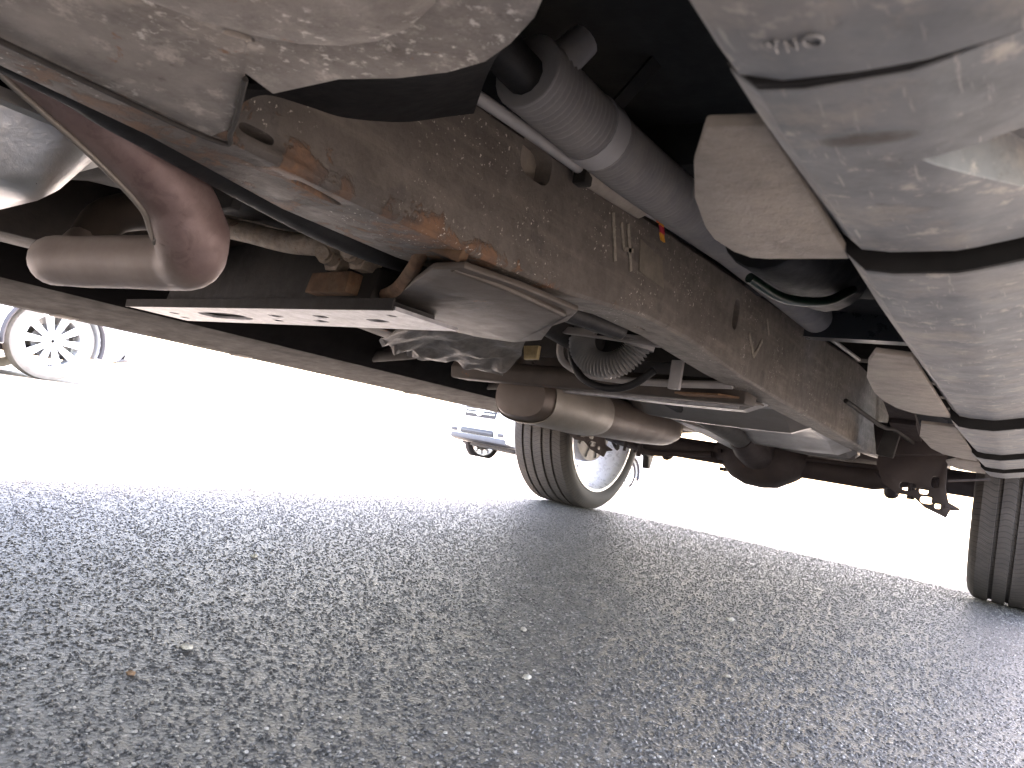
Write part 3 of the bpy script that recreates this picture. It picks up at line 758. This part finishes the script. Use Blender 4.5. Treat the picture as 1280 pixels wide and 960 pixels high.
# rear axle
def axle():
    za = .345
    a = MB(); a.tube([(-1.58, D, .375), (-1.40, D, za), (-.98, D, za), (-.66, D, za), (-.43, D, za), (-.32, D, .374), (-.08, D, .375)], .044, 18)
    o = add('rear_axle', a, 'axle', T)
    df = MB()
    secs = []
    for x, r in ((-1.02, .042), (-.98, .06), (-.94, .098), (-.89, .118), (-.82, .122), (-.76, .112), (-.70, .075), (-.66, .042)):
        secs.append([(x, D+r*1.05*math.cos(t), za+.01+r*.98*math.sin(t)) for t in [2*PI*j/20 for j in range(20)]])
    df.loft(secs); df.tube([(-.83, D-.05, za+.02), (-.83, D-.22, za+.04), (-.83, D-.33, za+.065)], lambda t: .075-.03*t, 16)
    add('differential', df, 'axle', o, smooth=45)
    for k in range(10):
        t = 2*PI*k/10
        add('cover_bolt', MB().tube([(-.99, D+.08*math.cos(t), za+.01+.075*math.sin(t)), (-.975, D+.08*math.cos(t), za+.01+.075*math.sin(t))], .009, 6), 'axle', o)
    # brake line with its clips along the tube
    add('axle_brake_line', MB().tube(spline([(-1.40, D-.05, .325), (-1.30, D-.05, .30), (-1.15, D-.05, .318), (-1.02, D-.06, .335)], 6), .012, 8), 'axle', o)
    add('line_clip', MB().tube([(-1.345, D-.05, .32), (-1.345, D-.05, .275)], .012, 8), 'axle', o)
    add('axle_brake_line', MB().tube([(-.66, D-.048, .375), (-.40, D-.048, .385)], .008, 8), 'axle', o)
    for s in (1, -1):
        x = CX+s*.555
        for j in range(4):
            lf = MB(); n_ = 16; L_ = (.95, .80, .6, .38)[j]; secs = []
            for k in range(n_+1):
                y = D+.02-L_+2*L_*k/n_; z = .43-.013*j+.10*((y-D)/.95)**2
                secs.append([(x-.032, y, z), (x+.032, y, z), (x+.032, y, z+.011), (x-.032, y, z+.011)])
            lf.loft(secs)
            if j == 0: spring = add('leaf_spring', lf, 'axle', T)
            else: add('leaf', lf, 'axle', spring)
        add('spring_seat', MB().box(x-.045, x+.045, D-.08, D+.08, .375, .392), 'axle', spring, bevel=.004)
        for dy in (-.055, .055):
            add('u_bolt', MB().tube(spline([(x-.038, D+dy, .29), (x-.038, D+dy, .43), (x-.03, D+dy, .452), (x+.03, D+dy, .452), (x+.038, D+dy, .43), (x+.038, D+dy, .29)], 5), .007, 8), 'axle', spring)
        # front hanger with lightening holes
        hx = [(x-.085, 2.42, .40), (x-.06, 2.42, .345), (x-.02, 2.42, .322), (x+.02, 2.42, .322), (x+.055, 2.42, .295), (x+.11, 2.42, .276), (x+.118, 2.42, .30), (x+.10, 2.42, .36), (x+.095, 2.42, .45), (x-.08, 2.42, .45)]
        hx = [(a_, b_, c_-.022 if c_ < .44 else c_) for a_, b_, c_ in hx]
        hg = MB().prism(hx, (0, .012, 0))
        cuts = [slot((x+.005, 2.425, .326), X_, Z_, Y_, .022, .012, .04), slot((x+.047, 2.425, .320), X_, Z_, Y_, .012, .009, .04), slot((x+.057, 2.425, .295), X_, Z_, Y_, .017, .010, .04), slot((x+.086, 2.425, .283), X_, Z_, Y_, .008, .007, .04), slot((x+.073, 2.425, .350), X_, Z_, Y_, .011, .017, .04)]
        h_ = add('spring_hanger', hg, 'axle', T, cut=cuts, bevel=.002)
        add('spike', MB().tube([(x+.105, 2.43, .288), (x+.14, 2.43, .284)], lambda t: .014*(1-.8*t), 8), 'axle', h_)
        add('brace', MB().tube([(x-.09, 2.44, .352), (x-.05, 2.44, .327), (x-.01, 2.44, .316)], .004, 6), 'axle', h_)
        add('hanger_arm', MB().prism([(x-.08, 2.36, .40), (x+.09, 2.36, .43), (x+.09, 2.36, .50), (x-.10, 2.36, .50)], (0, .09, 0)), 'axle', h_, bevel=.006)
        add('link_rod', MB().tube([(x+.10, 2.45, .36), (x+.20, 2.52, .385)], .004, 6), 'axle', h_)
        sh = MB(); sh.tube([(x+s*-.11, D+.08, .30), (x+s*-.10, D-.12, .46)], .026, 14); sh.tube([(x+s*-.10, D-.12, .46), (x+s*-.09, D-.28, .62)], .018, 12)
        add('shock_absorber', sh, 'axle', T)
    # bracket and cable guide by the near rail
    add('cable_bracket', MB().prism([(-.335, 2.28, .40), (-.29, 2.28, .395), (-.275, 2.28, .50), (-.31, 2.28, .52)], (0, .02, 0)), 'blacksteel', T, bevel=.003)
    add('bump_stop', MB().rev([(0, .012), (.01, .035), (.05, .04), (.07, .03), (.08, .01)], 16, 'Z', (-.235, 2.55, .40)), 'rubber', T)
    add('parking_brake_cable', MB().tube(spline([(-.36, 1.9, .50), (-.31, 2.15, .47), (-.285, 2.25, .47), (-.22, 2.5, .43), (-.16, 2.8, .42)], 8), .006, 8), 'blacksteel', T)
axle()

# wheels: local X is the axle, +X outboard after mirroring
def wheel(x, y, s):
    W = .27
    rp = [(-.128, .298), (-.128, .288), (-.118, .281), (-.09, .274), (-.02, .268), (.06, .268), (.095, .274), (.118, .283), (.128, .290), (.128, .300), (.10, .285), (0, .275), (-.10, .288)]
    mb = MB().rev([(s*a, b) for a, b in rp], 72, closed=True)
    for k in range(6):                                  # outboard face: six twin spokes and a centre
        for da in (-.13, .13):
            a = 2*PI*k/6+da; a2 = 2*PI*k/6+da*1.5
            p0 = Vector((s*.085, .06*math.cos(a), .06*math.sin(a))); p1 = Vector((s*.105, .277*math.cos(a2), .277*math.sin(a2)))
            t = (p1-p0).normalized(); sd_ = t.cross(Vector((1, 0, 0))).normalized()*.013; dp = Vector((s*.012, 0, 0))
            mb.loft([[p0-sd_-dp, p0+sd_-dp, p0+sd_+dp, p0-sd_+dp], [p1-sd_-dp, p1+sd_-dp, p1+sd_+dp, p1-sd_+dp]])
    mb.rev([(s*.06, .03), (s*.06, .085), (s*.105, .08), (s*.11, .03)], 32, closed=True)
    o = add('wheel', mb, 'rim', T, loc=(x, y, TR))
    g = []                                               # tread profile with four grooves
    hw = W/2
    prof = [(-.110, .292), (-.126, .300), (-.1365, .318), (-.139, .338), (-.134, .357), (-.124, .3705), (-.115, .3775)]
    gx = (-.072, -.026, .026, .072)
    for q in gx:
        prof += [(q-.0062, .3812-abs(q)*.012), (q-.0045, .3725), (q+.0045, .3725), (q+.0062, .3812-abs(q)*.012)]
    prof += [(.115, .3775), (.124, .3705), (.134, .357), (.139, .338), (.1365, .318), (.126, .300), (.110, .292)]
    add('tyre', MB().rev([(s*a, b) for a, b in prof], 120, closed=True), 'tyre', o, loc=(x, y, TR), smooth=30)
    bk = MB().rev([(-s*.075, .03), (-s*.075, .12), (-s*.07, .165), (-s*.05, .172), (-s*.02, .172), (-s*.02, .03)], 48, closed=True)
    for k in range(10):
        a = 2*PI*k/10; ca, sa = math.cos(a), math.sin(a)
        p0 = Vector((-s*.078, .085*ca, .085*sa)); p1 = Vector((-s*.074, .155*ca, .155*sa)); sd_ = Vector((0, -sa, ca))*.004; dp = Vector((s*.005, 0, 0))
        bk.loft([[p0-sd_-dp, p0+sd_-dp, p0+sd_+dp, p0-sd_+dp], [p1-sd_-dp, p1+sd_-dp, p1+sd_+dp, p1-sd_+dp]])
    add('brake_shield', bk, 'brake', o, loc=(x, y, TR))
    add('caliper', MB().box(-.09-s*.01, .03-s*.01, .09, .19, -.09, .06), 'axle', o, loc=(x, y, TR), bevel=.012)
    add('brake_hose', MB().tube(spline([(-s*.08, .12, -.02), (-s*.12, .16, -.09), (-s*.13, .12, -.02), (-s*.17, .05, .02)], 6), .008, 8), 'rubber', o, loc=(x, y, TR))
    return o
for yy in (D, D-3.7):
    wheel(CX-.855, yy, -1); wheel(CX+.855, yy, 1)

spare = add('spare_wheel', MB().rev([(-.05, .03), (-.05, .20), (-.09, .24), (.09, .24), (.09, .225), (-.03, .19), (-.03, .03)], 40, 'Z', (CX, 3.70, .515), closed=True), 'axle', T)
add('tyre', MB().rev([(-.085, .235), (-.105, .26), (-.105, .32), (-.085, .355), (-.06, .365), (.06, .365), (.085, .355), (.105, .32), (.105, .26), (.085, .235)], 48, 'Z', (CX, 3.70, .515), closed=True), 'darkrubber', spare)
# knuckle plate at the left wheel
add('brake_bracket', MB().prism([(-1.44, 3.03, .40), (-1.44, 3.16, .385), (-1.44, 3.22, .30), (-1.44, 3.19, .225), (-1.44, 3.165, .225), (-1.44, 3.15, .28), (-1.44, 3.06, .30), (-1.44, 3.0, .35)], (.03, 0, 0)), 'blacksteel', T, bevel=.004,
    cut=[slot((-1.43, 3.10, .33), Y_, Z_, X_, .012, .018, .04)])
add('sway_bar', MB().tube(spline([(-1.62, 2.80, .40), (-1.50, 2.72, .415), (-1.3, 2.70, .40), (-1.2, 2.72, .40)], 8), .014, 10), 'blacksteel', T)

# running boards
def board_near():
    secs_y = [(-.9, .1505, 0), (.1535, .287, 1), (.300, .885, 2), (.890, 1.355, 3), (1.36, 1.75, 4), (1.755, 2.15, 5)]
    root = None
    FL = {1: [(-.064, .185), (-.080, .182), (-.092, .205), (-.103, .235), (-.110, .265), (-.1115, .28), (-.109, .297), (-.104, .306), (-.098, .308), (-.064, .308)],
          2: [(-.064, .53), (-.085, .52), (-.095, .56), (-.108, .64), (-.1155, .73), (-.1155, .79), (-.11, .84), (-.099, .872), (-.085, .88), (-.064, .88)],
          3: [(-.064, .98), (-.10, .98), (-.12, 1.18), (-.124, 1.40), (-.115, 1.52), (-.085, 1.58), (-.064, 1.585)],
          4: [(-.064, 1.62), (-.10, 1.62), (-.125, 1.75), (-.13, 1.90), (-.12, 2.02), (-.09, 2.06), (-.064, 2.06)]}
    for (y0, y1, k) in secs_y:
        rise = (.0018, .005, .011, .009, .008, .008)[k]
        mb = MB(); st = []
        n_ = 14
        prof = [(-.0662, .468), (-.0665, .392), (-.0635, .3775), (-.0560, .3710), (-.046, .3698), (-.0255, .3702), (-.0195, .3714), (.050, .3895), (.120, .412), (.155, .436), (.162, .468)]
        if k == 0:
            prof = [(-.0700, .468), (-.0690, .400), (-.0665, .381), (-.0600, .3725), (-.050, .3695), (-.036, .3688), (-.022, .3690), (-.010, .3700), (.050, .3835), (.120, .408), (.155, .440), (.162, .468)]
        for i in range(n_+1):
            t = i/n_ if k else (0, .5, .8, .86, .88, .9, .91, .92, .93, .94, .95, .965, .98, .99, 1)[i]
            dz = rise*max(0, (t-.15)/.85); row = []
            for j, (x, z) in enumerate(prof):
                y = y0+(y1-y0)*t
                bow = -.0075*(min(max(0, x+.035), .05)/.04)**1.6
                if k == 0 and t > .85: y += bow*((t-.85)/.15)**3
                if k == 1: y += bow*(1-t)**2
                row.append((x, y, z+dz))
            st.append(row)
        mb.loft(st)
        cuts = None
        if k == 1:
            cuts = [MB().prism([(-.0275, .1975, .36), (.03, .187, .36), (.06, .25, .36), (-.005, .2385, .36)], (0, 0, .030))]
        o = add('running_board' if k == 0 else 'board_section', mb, 'board', root or T, smooth=18 if k else 34, cut=cuts, bevel=.0012 if k else 0)
        if k == 0:
            root = o
            add('board_core', MB().box(-.058, .15, -.85, 2.09, .4005, .462), 'black', root)
        if k:
            add('end_shade', MB().prism([(x_, y0-.003-(.0075*(min(max(0, x_+.035), .05)/.04)**1.6 if k == 1 else 0), z_+.0005) for x_, z_ in prof], (0, .0025, 0)), 'shadeblack', o)  # black plate put in as the shade on each section's front end
        if k in FL:
            add('flange', MB().prism([(x, y, .3785) for x, y in FL[k]], (0, 0, .004)), 'flange', root, bevel=.001)
    # moulded marks under the front section
    mk = MB(); zz = .3703; ty = -.0065
    def st_(pts, r_=.00045): mk.tube([(x, y+ty, zz) for x, y in pts], r_, 6)
    st_([(-.0490, .1405), (-.0478, .1425), (-.0478, .1445)]); st_([(-.0468, .1402), (-.0478, .1425)])
    st_([(-.0458, .1445), (-.0456, .1412), (-.0438, .1442), (-.0436, .1408)])
    st_([(-.0405+.0018*math.cos(a), .1424+.0019*math.sin(a)) for a in [2*PI*q/16 for q in range(17)]])
    add('moulded_mark', mk, 'board', root)
M['flange'] = plain('dusty_flange', (.21, .194, .18), .65, 0, .25, 60, .6, (.38, .35, .31), bump=.4)
board_near()

def board_far():
    rows = []
    for k in range(21):
        y = -.9+3.46*k/20; dz = -.008*(y-1)
        rows.append([(x, y, z+dz) for x, z in ((-1.50, .50), (-1.52, .44), (-1.55, .405), (-1.60, .393), (-1.70, .384), (-1.76, .372), (-1.79, .3685), (-1.803, .374), (-1.81, .392), (-1.82, .43), (-1.82, .50))])
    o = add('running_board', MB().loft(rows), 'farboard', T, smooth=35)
    for y in (.70, 1.16, 1.86):
        z = .3665-.008*(y-1)
        rows = [[(x, yy, zz+(-.008*(yy-y))) for x, zz in ((-1.815, z+.03), (-1.808, z+.006), (-1.792, z-.0005), (-1.76, z+.003), (-1.74, z+.02))] for yy in (y, y+.05)]
        add('board_clip', MB().loft(rows), 'farclip', o, bevel=.003)
    for y in (.60, 1.45, 2.0):
        add('board_bracket', MB().tube([(-1.25, y, .48), (-1.40, y, .455), (-1.58, y, .43)], .018, 12), 'blacksteel', T)
M['farclip'] = plain('far_clip', (.05, .045, .04), .5, 0, .2, 12, bump=.1)
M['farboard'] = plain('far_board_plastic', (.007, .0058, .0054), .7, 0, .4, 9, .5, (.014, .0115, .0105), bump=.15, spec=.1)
board_far()

# floor pan, body, bed (they shade the underside)
def body():
    add('floor_pan', MB().loft([[(CX-.96, y, z+.10), (CX-.94, y, z-.04), (CX-.6, y, z-.02), (CX-.30, y, z), (CX-.16, y, z+.16), (CX+.16, y, z+.16), (CX+.30, y, z), (CX+.6, y, z-.02), (CX+.94, y, z-.04), (CX+.96, y, z+.10), (CX+.96, y, z+.2), (CX-.96, y, z+.2)] for y, z in ((-.30, .66), (.6, .66), (1.62, .67))]), 'floor', T)
    for k in range(3):
        add('floor_rib', MB().box(CX-.92, CX+.92, .2+.5*k, .28+.5*k, .60, .66), 'floor', T, bevel=.01)
    add('bed_floor', MB().box(CX-.93, CX+.93, 1.75, 4.05, .82, .86), 'floor', T)
    for k in range(6):
        add('bed_sill', MB().box(CX-.9, CX+.9, 1.9+.4*k, 1.98+.4*k, .74, .82), 'floor', T, bevel=.008)
    for s in (1, -1):
        x = CX+s*.985
        sec = [(-1.75, .55), (-1.24, .50), (-1.2, .62), (-1.05, .78), (-.75, .845), (-.45, .78), (-.30, .62), (-.26, .455), (2.44, .455), (2.49, .60), (2.65, .78), (2.95, .85), (3.25, .78), (3.41, .60), (3.45, .52), (4.05, .55), (4.08, 1.12), (1.70, 1.12), (1.66, 1.15), (-.30, 1.15), (-.75, 1.12), (-1.72, 1.02)]
        add('body_side', MB().prism([(x, y, z) for y, z in sec], (-s*.05, 0, 0)), 'paint', T, bevel=.012)
        cab = [(-.28, 1.15), (1.64, 1.15), (1.58, 1.62), (1.40, 1.83), (.42, 1.85), (.20, 1.80)]
        cs = add('cab_side', MB().prism([(x-s*.01-s*.25*max(0, z-1.15)*.6, y, z) for y, z in cab], (-s*.04, 0, 0)), 'paint', T, bevel=.01)
        for win in ([(-.02, 1.20), (.62, 1.20), (.62, 1.74), (.30, 1.74)], [(.70, 1.20), (1.50, 1.20), (1.46, 1.58), (1.34, 1.74), (.70, 1.74)]):
            add('window', MB().prism([(x-s*.004-s*.25*max(0, z-1.15)*.6, y, z) for y, z in win], (-s*.02, 0, 0)), 'glass', cs)
        for yc in (-.75, 2.95):
            ln = MB(); pts_ = []
            for k in range(13):
                a = R(k*15); pts_.append((yc+.47*math.cos(a), .42+.45*math.sin(a)))
            ln.loft([[(x-s*.30, y, z) for y, z in pts_], [(x-s*.052, y, z) for y, z in pts_]], closed=False)
            add('wheel_liner', ln, 'black', T, thick=.006)
    add('roof', MB().loft([[(CX-.80, y, z), (CX+.80, y, z), (CX+.74, y, z+.06), (CX-.74, y, z+.06)] for y, z in ((.20, 1.79), (.45, 1.84), (1.38, 1.82))]), 'paint', T, bevel=.02)
    add('windscreen', MB().prism([(CX-.88, -.28, 1.16), (CX+.88, -.28, 1.16), (CX+.76, .22, 1.80), (CX-.76, .22, 1.80)], (0, .01, .0)), 'glass', T)
    add('rear_window', MB().prism([(CX-.88, 1.64, 1.16), (CX+.88, 1.64, 1.16), (CX+.76, 1.40, 1.80), (CX-.76, 1.40, 1.80)], (0, .01, 0)), 'glass', T)
    add('cab_back', MB().box(CX-.93, CX+.93, 1.62, 1.66, .60, 1.16), 'paint', T)
    add('bed_front', MB().box(CX-.93, CX+.93, 1.72, 1.76, .82, 1.12), 'paint', T)
    add('hood', MB().loft([[(CX-.93, y, z-.05), (CX-.7, y, z), (CX, y, z+.04), (CX+.7, y, z), (CX+.93, y, z-.05), (CX+.93, y, z-.09), (CX-.93, y, z-.09)] for y, z in ((-1.72, 1.02), (-1.0, 1.10), (-.28, 1.16))]), 'paint', T, smooth=50)
    add('tailgate', MB().box(CX-.93, CX+.93, 4.05, 4.10, .60, 1.12), 'paint', T, bevel=.01)
    add('rear_bumper', MB().box(CX-.92, CX+.92, 4.10, 4.25, .52, .70), 'chrome', T, bevel=.03)
    add('front_bumper', MB().box(CX-.97, CX+.97, -1.92, -1.72, .42, .68), 'chrome', T, bevel=.04)
    gr = add('grille', MB().box(CX-.60, CX+.60, -1.80, -1.73, .70, 1.0), 'trim', T, bevel=.02)
    for k in range(4): add('grille_bar', MB().box(CX-.56, CX+.56, -1.815, -1.80, .74+.07*k, .76+.07*k), 'chrome', gr)
    for s in (1, -1): add('headlight', MB().box(CX+s*.78-.16, CX+s*.78+.16, -1.81, -1.72, .76, .96), 'lamp', T, bevel=.03)
    add('engine', MB().box(CX-.33, CX+.33, -1.35, -.55, .46, .98), 'blacksteel', T, bevel=.06)
    add('firewall', MB().box(CX-.92, CX+.92, -.34, -.30, .62, 1.14), 'floor', T)
body()

# ------------------------------------------------------------------ parked vehicles
def car_wheel(parent, x, y, z, r, wd, s, steer=0, spokes=10, tm='cartyre'):
    """local axis Y"""
    w_ = empty('wheel', (0, 0, 0)); 
    bpy.data.objects.remove(w_)
    mb = MB(); rr_ = r*.72
    mb.rev([(-wd*.42*s, rr_), (-wd*.42*s, rr_*.93), (0, rr_*.86), (wd*.40*s, rr_*.90), (wd*.46*s, rr_*.95), (wd*.46*s, rr_*1.01), (0, rr_*.98)], 40, 'Y', closed=True)
    mb.rev([(wd*.20*s, .02), (wd*.20*s, rr_*.36), (wd*.30*s, rr_*.34), (wd*.36*s, .02)], 28, 'Y', closed=True)
    for k in range(spokes):
        a = 2*PI*k/spokes; ca, sa = math.cos(a), math.sin(a)
        p0 = Vector((rr_*.30*ca, wd*.27*s, rr_*.30*sa)); p1 = Vector((rr_*.93*ca, wd*.36*s, rr_*.93*sa))
        sd_ = Vector((-sa, 0, ca)); dp = Vector((0, wd*.06, 0))
        mb.loft([[p0-sd_*rr_*.085-dp, p0+sd_*rr_*.085-dp, p0+sd_*rr_*.085+dp, p0-sd_*rr_*.085+dp], [p1-sd_*rr_*.14-dp, p1+sd_*rr_*.14-dp, p1+sd_*rr_*.14+dp, p1-sd_*rr_*.14+dp]])
    o = add('wheel', mb, 'carwheel', parent, loc=(x, y, z+r), local=True); o.rotation_euler.z = steer
    ty = [(-wd*.40, rr_*.97), (-wd*.5, r*.80), (-wd*.5, r*.90), (-wd*.42, r*.985), (-wd*.15, r), (wd*.15, r), (wd*.42, r*.985), (wd*.5, r*.90), (wd*.5, r*.80), (wd*.40, rr_*.97)]
    add('tyre', MB().rev(ty, 48, 'Y', closed=True), tm, o, loc=(0, 0, 0), local=True)
    add('brake_disc', MB().rev([(-wd*.05, .03), (-wd*.05, rr_*.62), (wd*.05, rr_*.62), (wd*.05, .03)], 28, 'Y', closed=True), 'brake', o, loc=(0, 0, 0), local=True)
    return o
M['carwheel'] = plain('bright_alloy', (.80, .81, .82), .3, .5, .04, 14, bump=0)

def parked(label, loc, rz, paint, r=.36, flare=None, steer=0, tall=1.72, spokes=10, L=4.7, gc=.30, bump_m='greyplastic', tyre_m='cartyre', wb=1.40, up=0., cab=None):
    """vehicle along local X (nose at +X); wheels at +-1.4"""
    C = empty('parked_car', loc, rz, label=label, category='car')
    hw = .93; h = L/2; wr = cab if cab is not None else -h+.08
    sec = [(-h+.06, .50), (-h+.20, gc+.02), (h-.35, gc), (h-.08, .40), (h, .62), (h-.04, .92+up), (h-.45, 1.03+up), (.95, 1.10+up*.6), (-h+.05, 1.14), (-h, .80)]
    cuts = []
    for sx in (-wb, wb): cuts.append(MB().tube([(sx, -2, r), (sx, 2, r)], r+.055, 36))
    b = add('body', MB().prism([(x, -hw, z) for x, z in sec], (0, 2*hw, 0)), paint, C, local=True, loc=(0, 0, 0), cut=cuts, bevel=.045, segs=3)
    top = [[(x, -y, z) for x, y, z in q]+[(x, y, z) for x, y, z in reversed(q)] for q in ()]
    ca = MB()
    ca.loft([[(wr, -.88, 1.12), (1.05, -.88, 1.08), (1.05, .88, 1.08), (wr, .88, 1.12)], [(wr+.22, -.70, tall), (.20, -.70, tall), (.20, .70, tall), (wr+.22, .70, tall)]])
    cb = add('cabin', ca, paint, C, local=True, loc=(0, 0, 0), bevel=.05, segs=3)
    for s in (1, -1):
        for (xa, xb, xc, xd) in (((-1.9, -1.05, -1.05, -1.75),) if cab is None else ())+((-.98, -.05, -.05, -.98), (.02, .82, .22, .02)):
            z0, z1 = 1.15, tall-.08
            y0 = .885-(z0-1.12)*.30; y1 = .885-(z1-1.12)*.30
            add('window', MB().prism([(xa, s*y0, z0), (xb, s*y0, z0), (xc, s*y1, z1), (xd, s*y1, z1)], (0, s*.012, 0)), 'glass', cb, local=True, loc=(0, 0, 0))
        for sx in (-wb, wb):
            arc = [(sx+(r+.075)*math.cos(a), s*(hw-.012), r+(r+.075)*math.sin(a)) for a in [R(-12+q*8.5) for q in range(25)]]
            add('wheel_arch_trim', MB().tube(arc, .045, 8, flat=.55), flare or 'trim', C, local=True, loc=(0, 0, 0))
            car_wheel(C, sx, s*(hw-.14), 0, r, .24, s, steer if sx > 0 else 0, spokes, tyre_m)
        add('sill', MB().box(-wb+r+.1, wb-r-.1, s*hw-.05, s*hw+.006, gc-.03, gc+.07), 'trim', C, local=True, loc=(0, 0, 0), bevel=.01)
        add('headlight', MB().box(h-.22, h-.02, s*.70-.17, s*.70+.17, .78+up, .92+up), 'lamp', C, local=True, loc=(0, 0, 0), bevel=.03)
        add('tail_light', MB().box(-h-.012, -h+.12, s*.78-.1, s*.78+.1, .82, 1.05), plain('tail_lamp_red', (.4, .02, .02), .2, 0, .05, 6, bump=0), C, local=True, loc=(0, 0, 0), bevel=.02)
        add('fog_lamp', MB().box(h-.10, h+.004, s*.70-.08, s*.70+.08, gc+.18, gc+.25), 'trim', C, local=True, loc=(0, 0, 0), bevel=.01)
        add('mirror', MB().box(.70, .85, s*.92, s*1.10, 1.08, 1.22), paint, C, local=True, loc=(0, 0, 0), bevel=.03)
    g = add('grille', MB().box(h-.10, h+.006, -.46, .46, .70+up, .93+up), 'grillegrey', C, local=True, loc=(0, 0, 0), bevel=.03)
    for k in range(2): add('grille_bar', MB().box(h-.0, h+.02, -.44, .44, .775+.07*k+up, .795+.07*k+up), 'chrome', g, local=True, loc=(0, 0, 0))
    add('emblem', MB().tube([(h+.0, 0, .825+up), (h+.03, 0, .825+up)], .10, 20), 'carwhite', g, local=True, loc=(0, 0, 0))
    li = add('lower_grille', MB().box(h-.12, h+.012, -.48, .48, gc+.16, gc+.28), 'grillegrey', C, local=True, loc=(0, 0, 0), bevel=.015)
    add('grille_bar', MB().box(h, h+.022, -.47, .47, gc+.212, gc+.23), 'greyplastic', li, local=True, loc=(0, 0, 0))
    add('bumper', MB().loft([[(h-.30, y, gc), (h+e_, y, gc+.04), (h+e_+.02, y, gc+.14), (h-.2, y, gc+.15)] for y, e_ in ((-.93, -.20), (-.80, -.05), (-.4, 0), (.4, 0), (.80, -.05), (.93, -.20))]), bump_m, C, local=True, loc=(0, 0, 0), bevel=.01)
    add('windscreen', MB().prism([(1.02, -.78, 1.14), (1.02, .78, 1.14), (.27, .64, tall-.08), (.27, -.64, tall-.08)], (.02, 0, .012)), 'glass', cb, local=True, loc=(0, 0, 0))
    add('underbody', MB().box(-h+.3, h-.5, -.62, .62, gc-.06, gc+.04), 'trim', C, local=True, loc=(0, 0, 0))
    if loc[1] > 7:                                   # stand square on the sloping ground
        nrm = Vector((0, -(gz(loc[1]+1)-gz(loc[1]-1))/2, 1)).normalized()
        C.rotation_mode = 'QUATERNION'
        C.rotation_quaternion = Vector((0, 0, 1)).rotation_difference(nrm) @ Matrix.Rotation(rz, 3, 'Z').to_quaternion()
    return C
M['darktyre'] = plain('dark_car_tyre', (.03, .025, .025), .85, 0, .15, 12, bump=.2, spec=.2)
M['grillegrey'] = plain('grille_grey', (.022, .023, .03), .5, 0, .1, 12, bump=.1)
# white car parked broadside across the aisle: its wheel at (-8.58, 3.41)
parked('white car parked broadside across the aisle with bright ten-spoke wheel', (-9.37, 3.41-1.40, 0), R(90), 'carwhite', r=.42, spokes=10)
# tall white pickup further down the lot, its rear wheel showing past the truck's rear tyre
nx, ny = math.cos(R(-98)), math.sin(R(-98))
parked('tall white pickup far beyond the rear tyre with dark grille and grey bumper', (-9.25-2.75*nx, 11.9-2.75*ny, gz(11.9-2.75*ny)), R(-98), 'carwhite', r=.39, steer=R(-22), tall=1.95, L=5.5, gc=.34, tyre_m='darktyre', wb=1.72, up=.16, cab=-1.25)

# ------------------------------------------------------------------ litter on the asphalt
def pebble(x, y, r_, mat, i):
    o = add('pebble' if mat == 'pebble' else 'leaf_scrap', MB().sphere((0, 0, 0), (r_, r_*.8, r_*.6), 7, .5), mat, None, loc=(x, y, r_*.42), smooth=50)
    o.rotation_euler.z = i*1.3
    if mat == 'pebble':
        o['label'] = 'small pale pebble lying loose on the shaded asphalt'; o['category'] = 'pebble'; o['group'] = 'loose pebbles under the truck'
    else:
        o['label'] = 'tiny orange-brown scrap of dry leaf on the asphalt'; o['category'] = 'leaf'
for i, (x, y, r_) in enumerate(((-.42, 1.43, .0075), (-.45, .76, .0055), (-.57, .93, .005), (-.70, .47, .006), (-.30, 1.05, .004), (-.25, .62, .004), (-1.05, .80, .006))):
    pebble(x, y, r_, 'pebble', i)
pebble(-.66, .39, .004, 'leaf', 3)
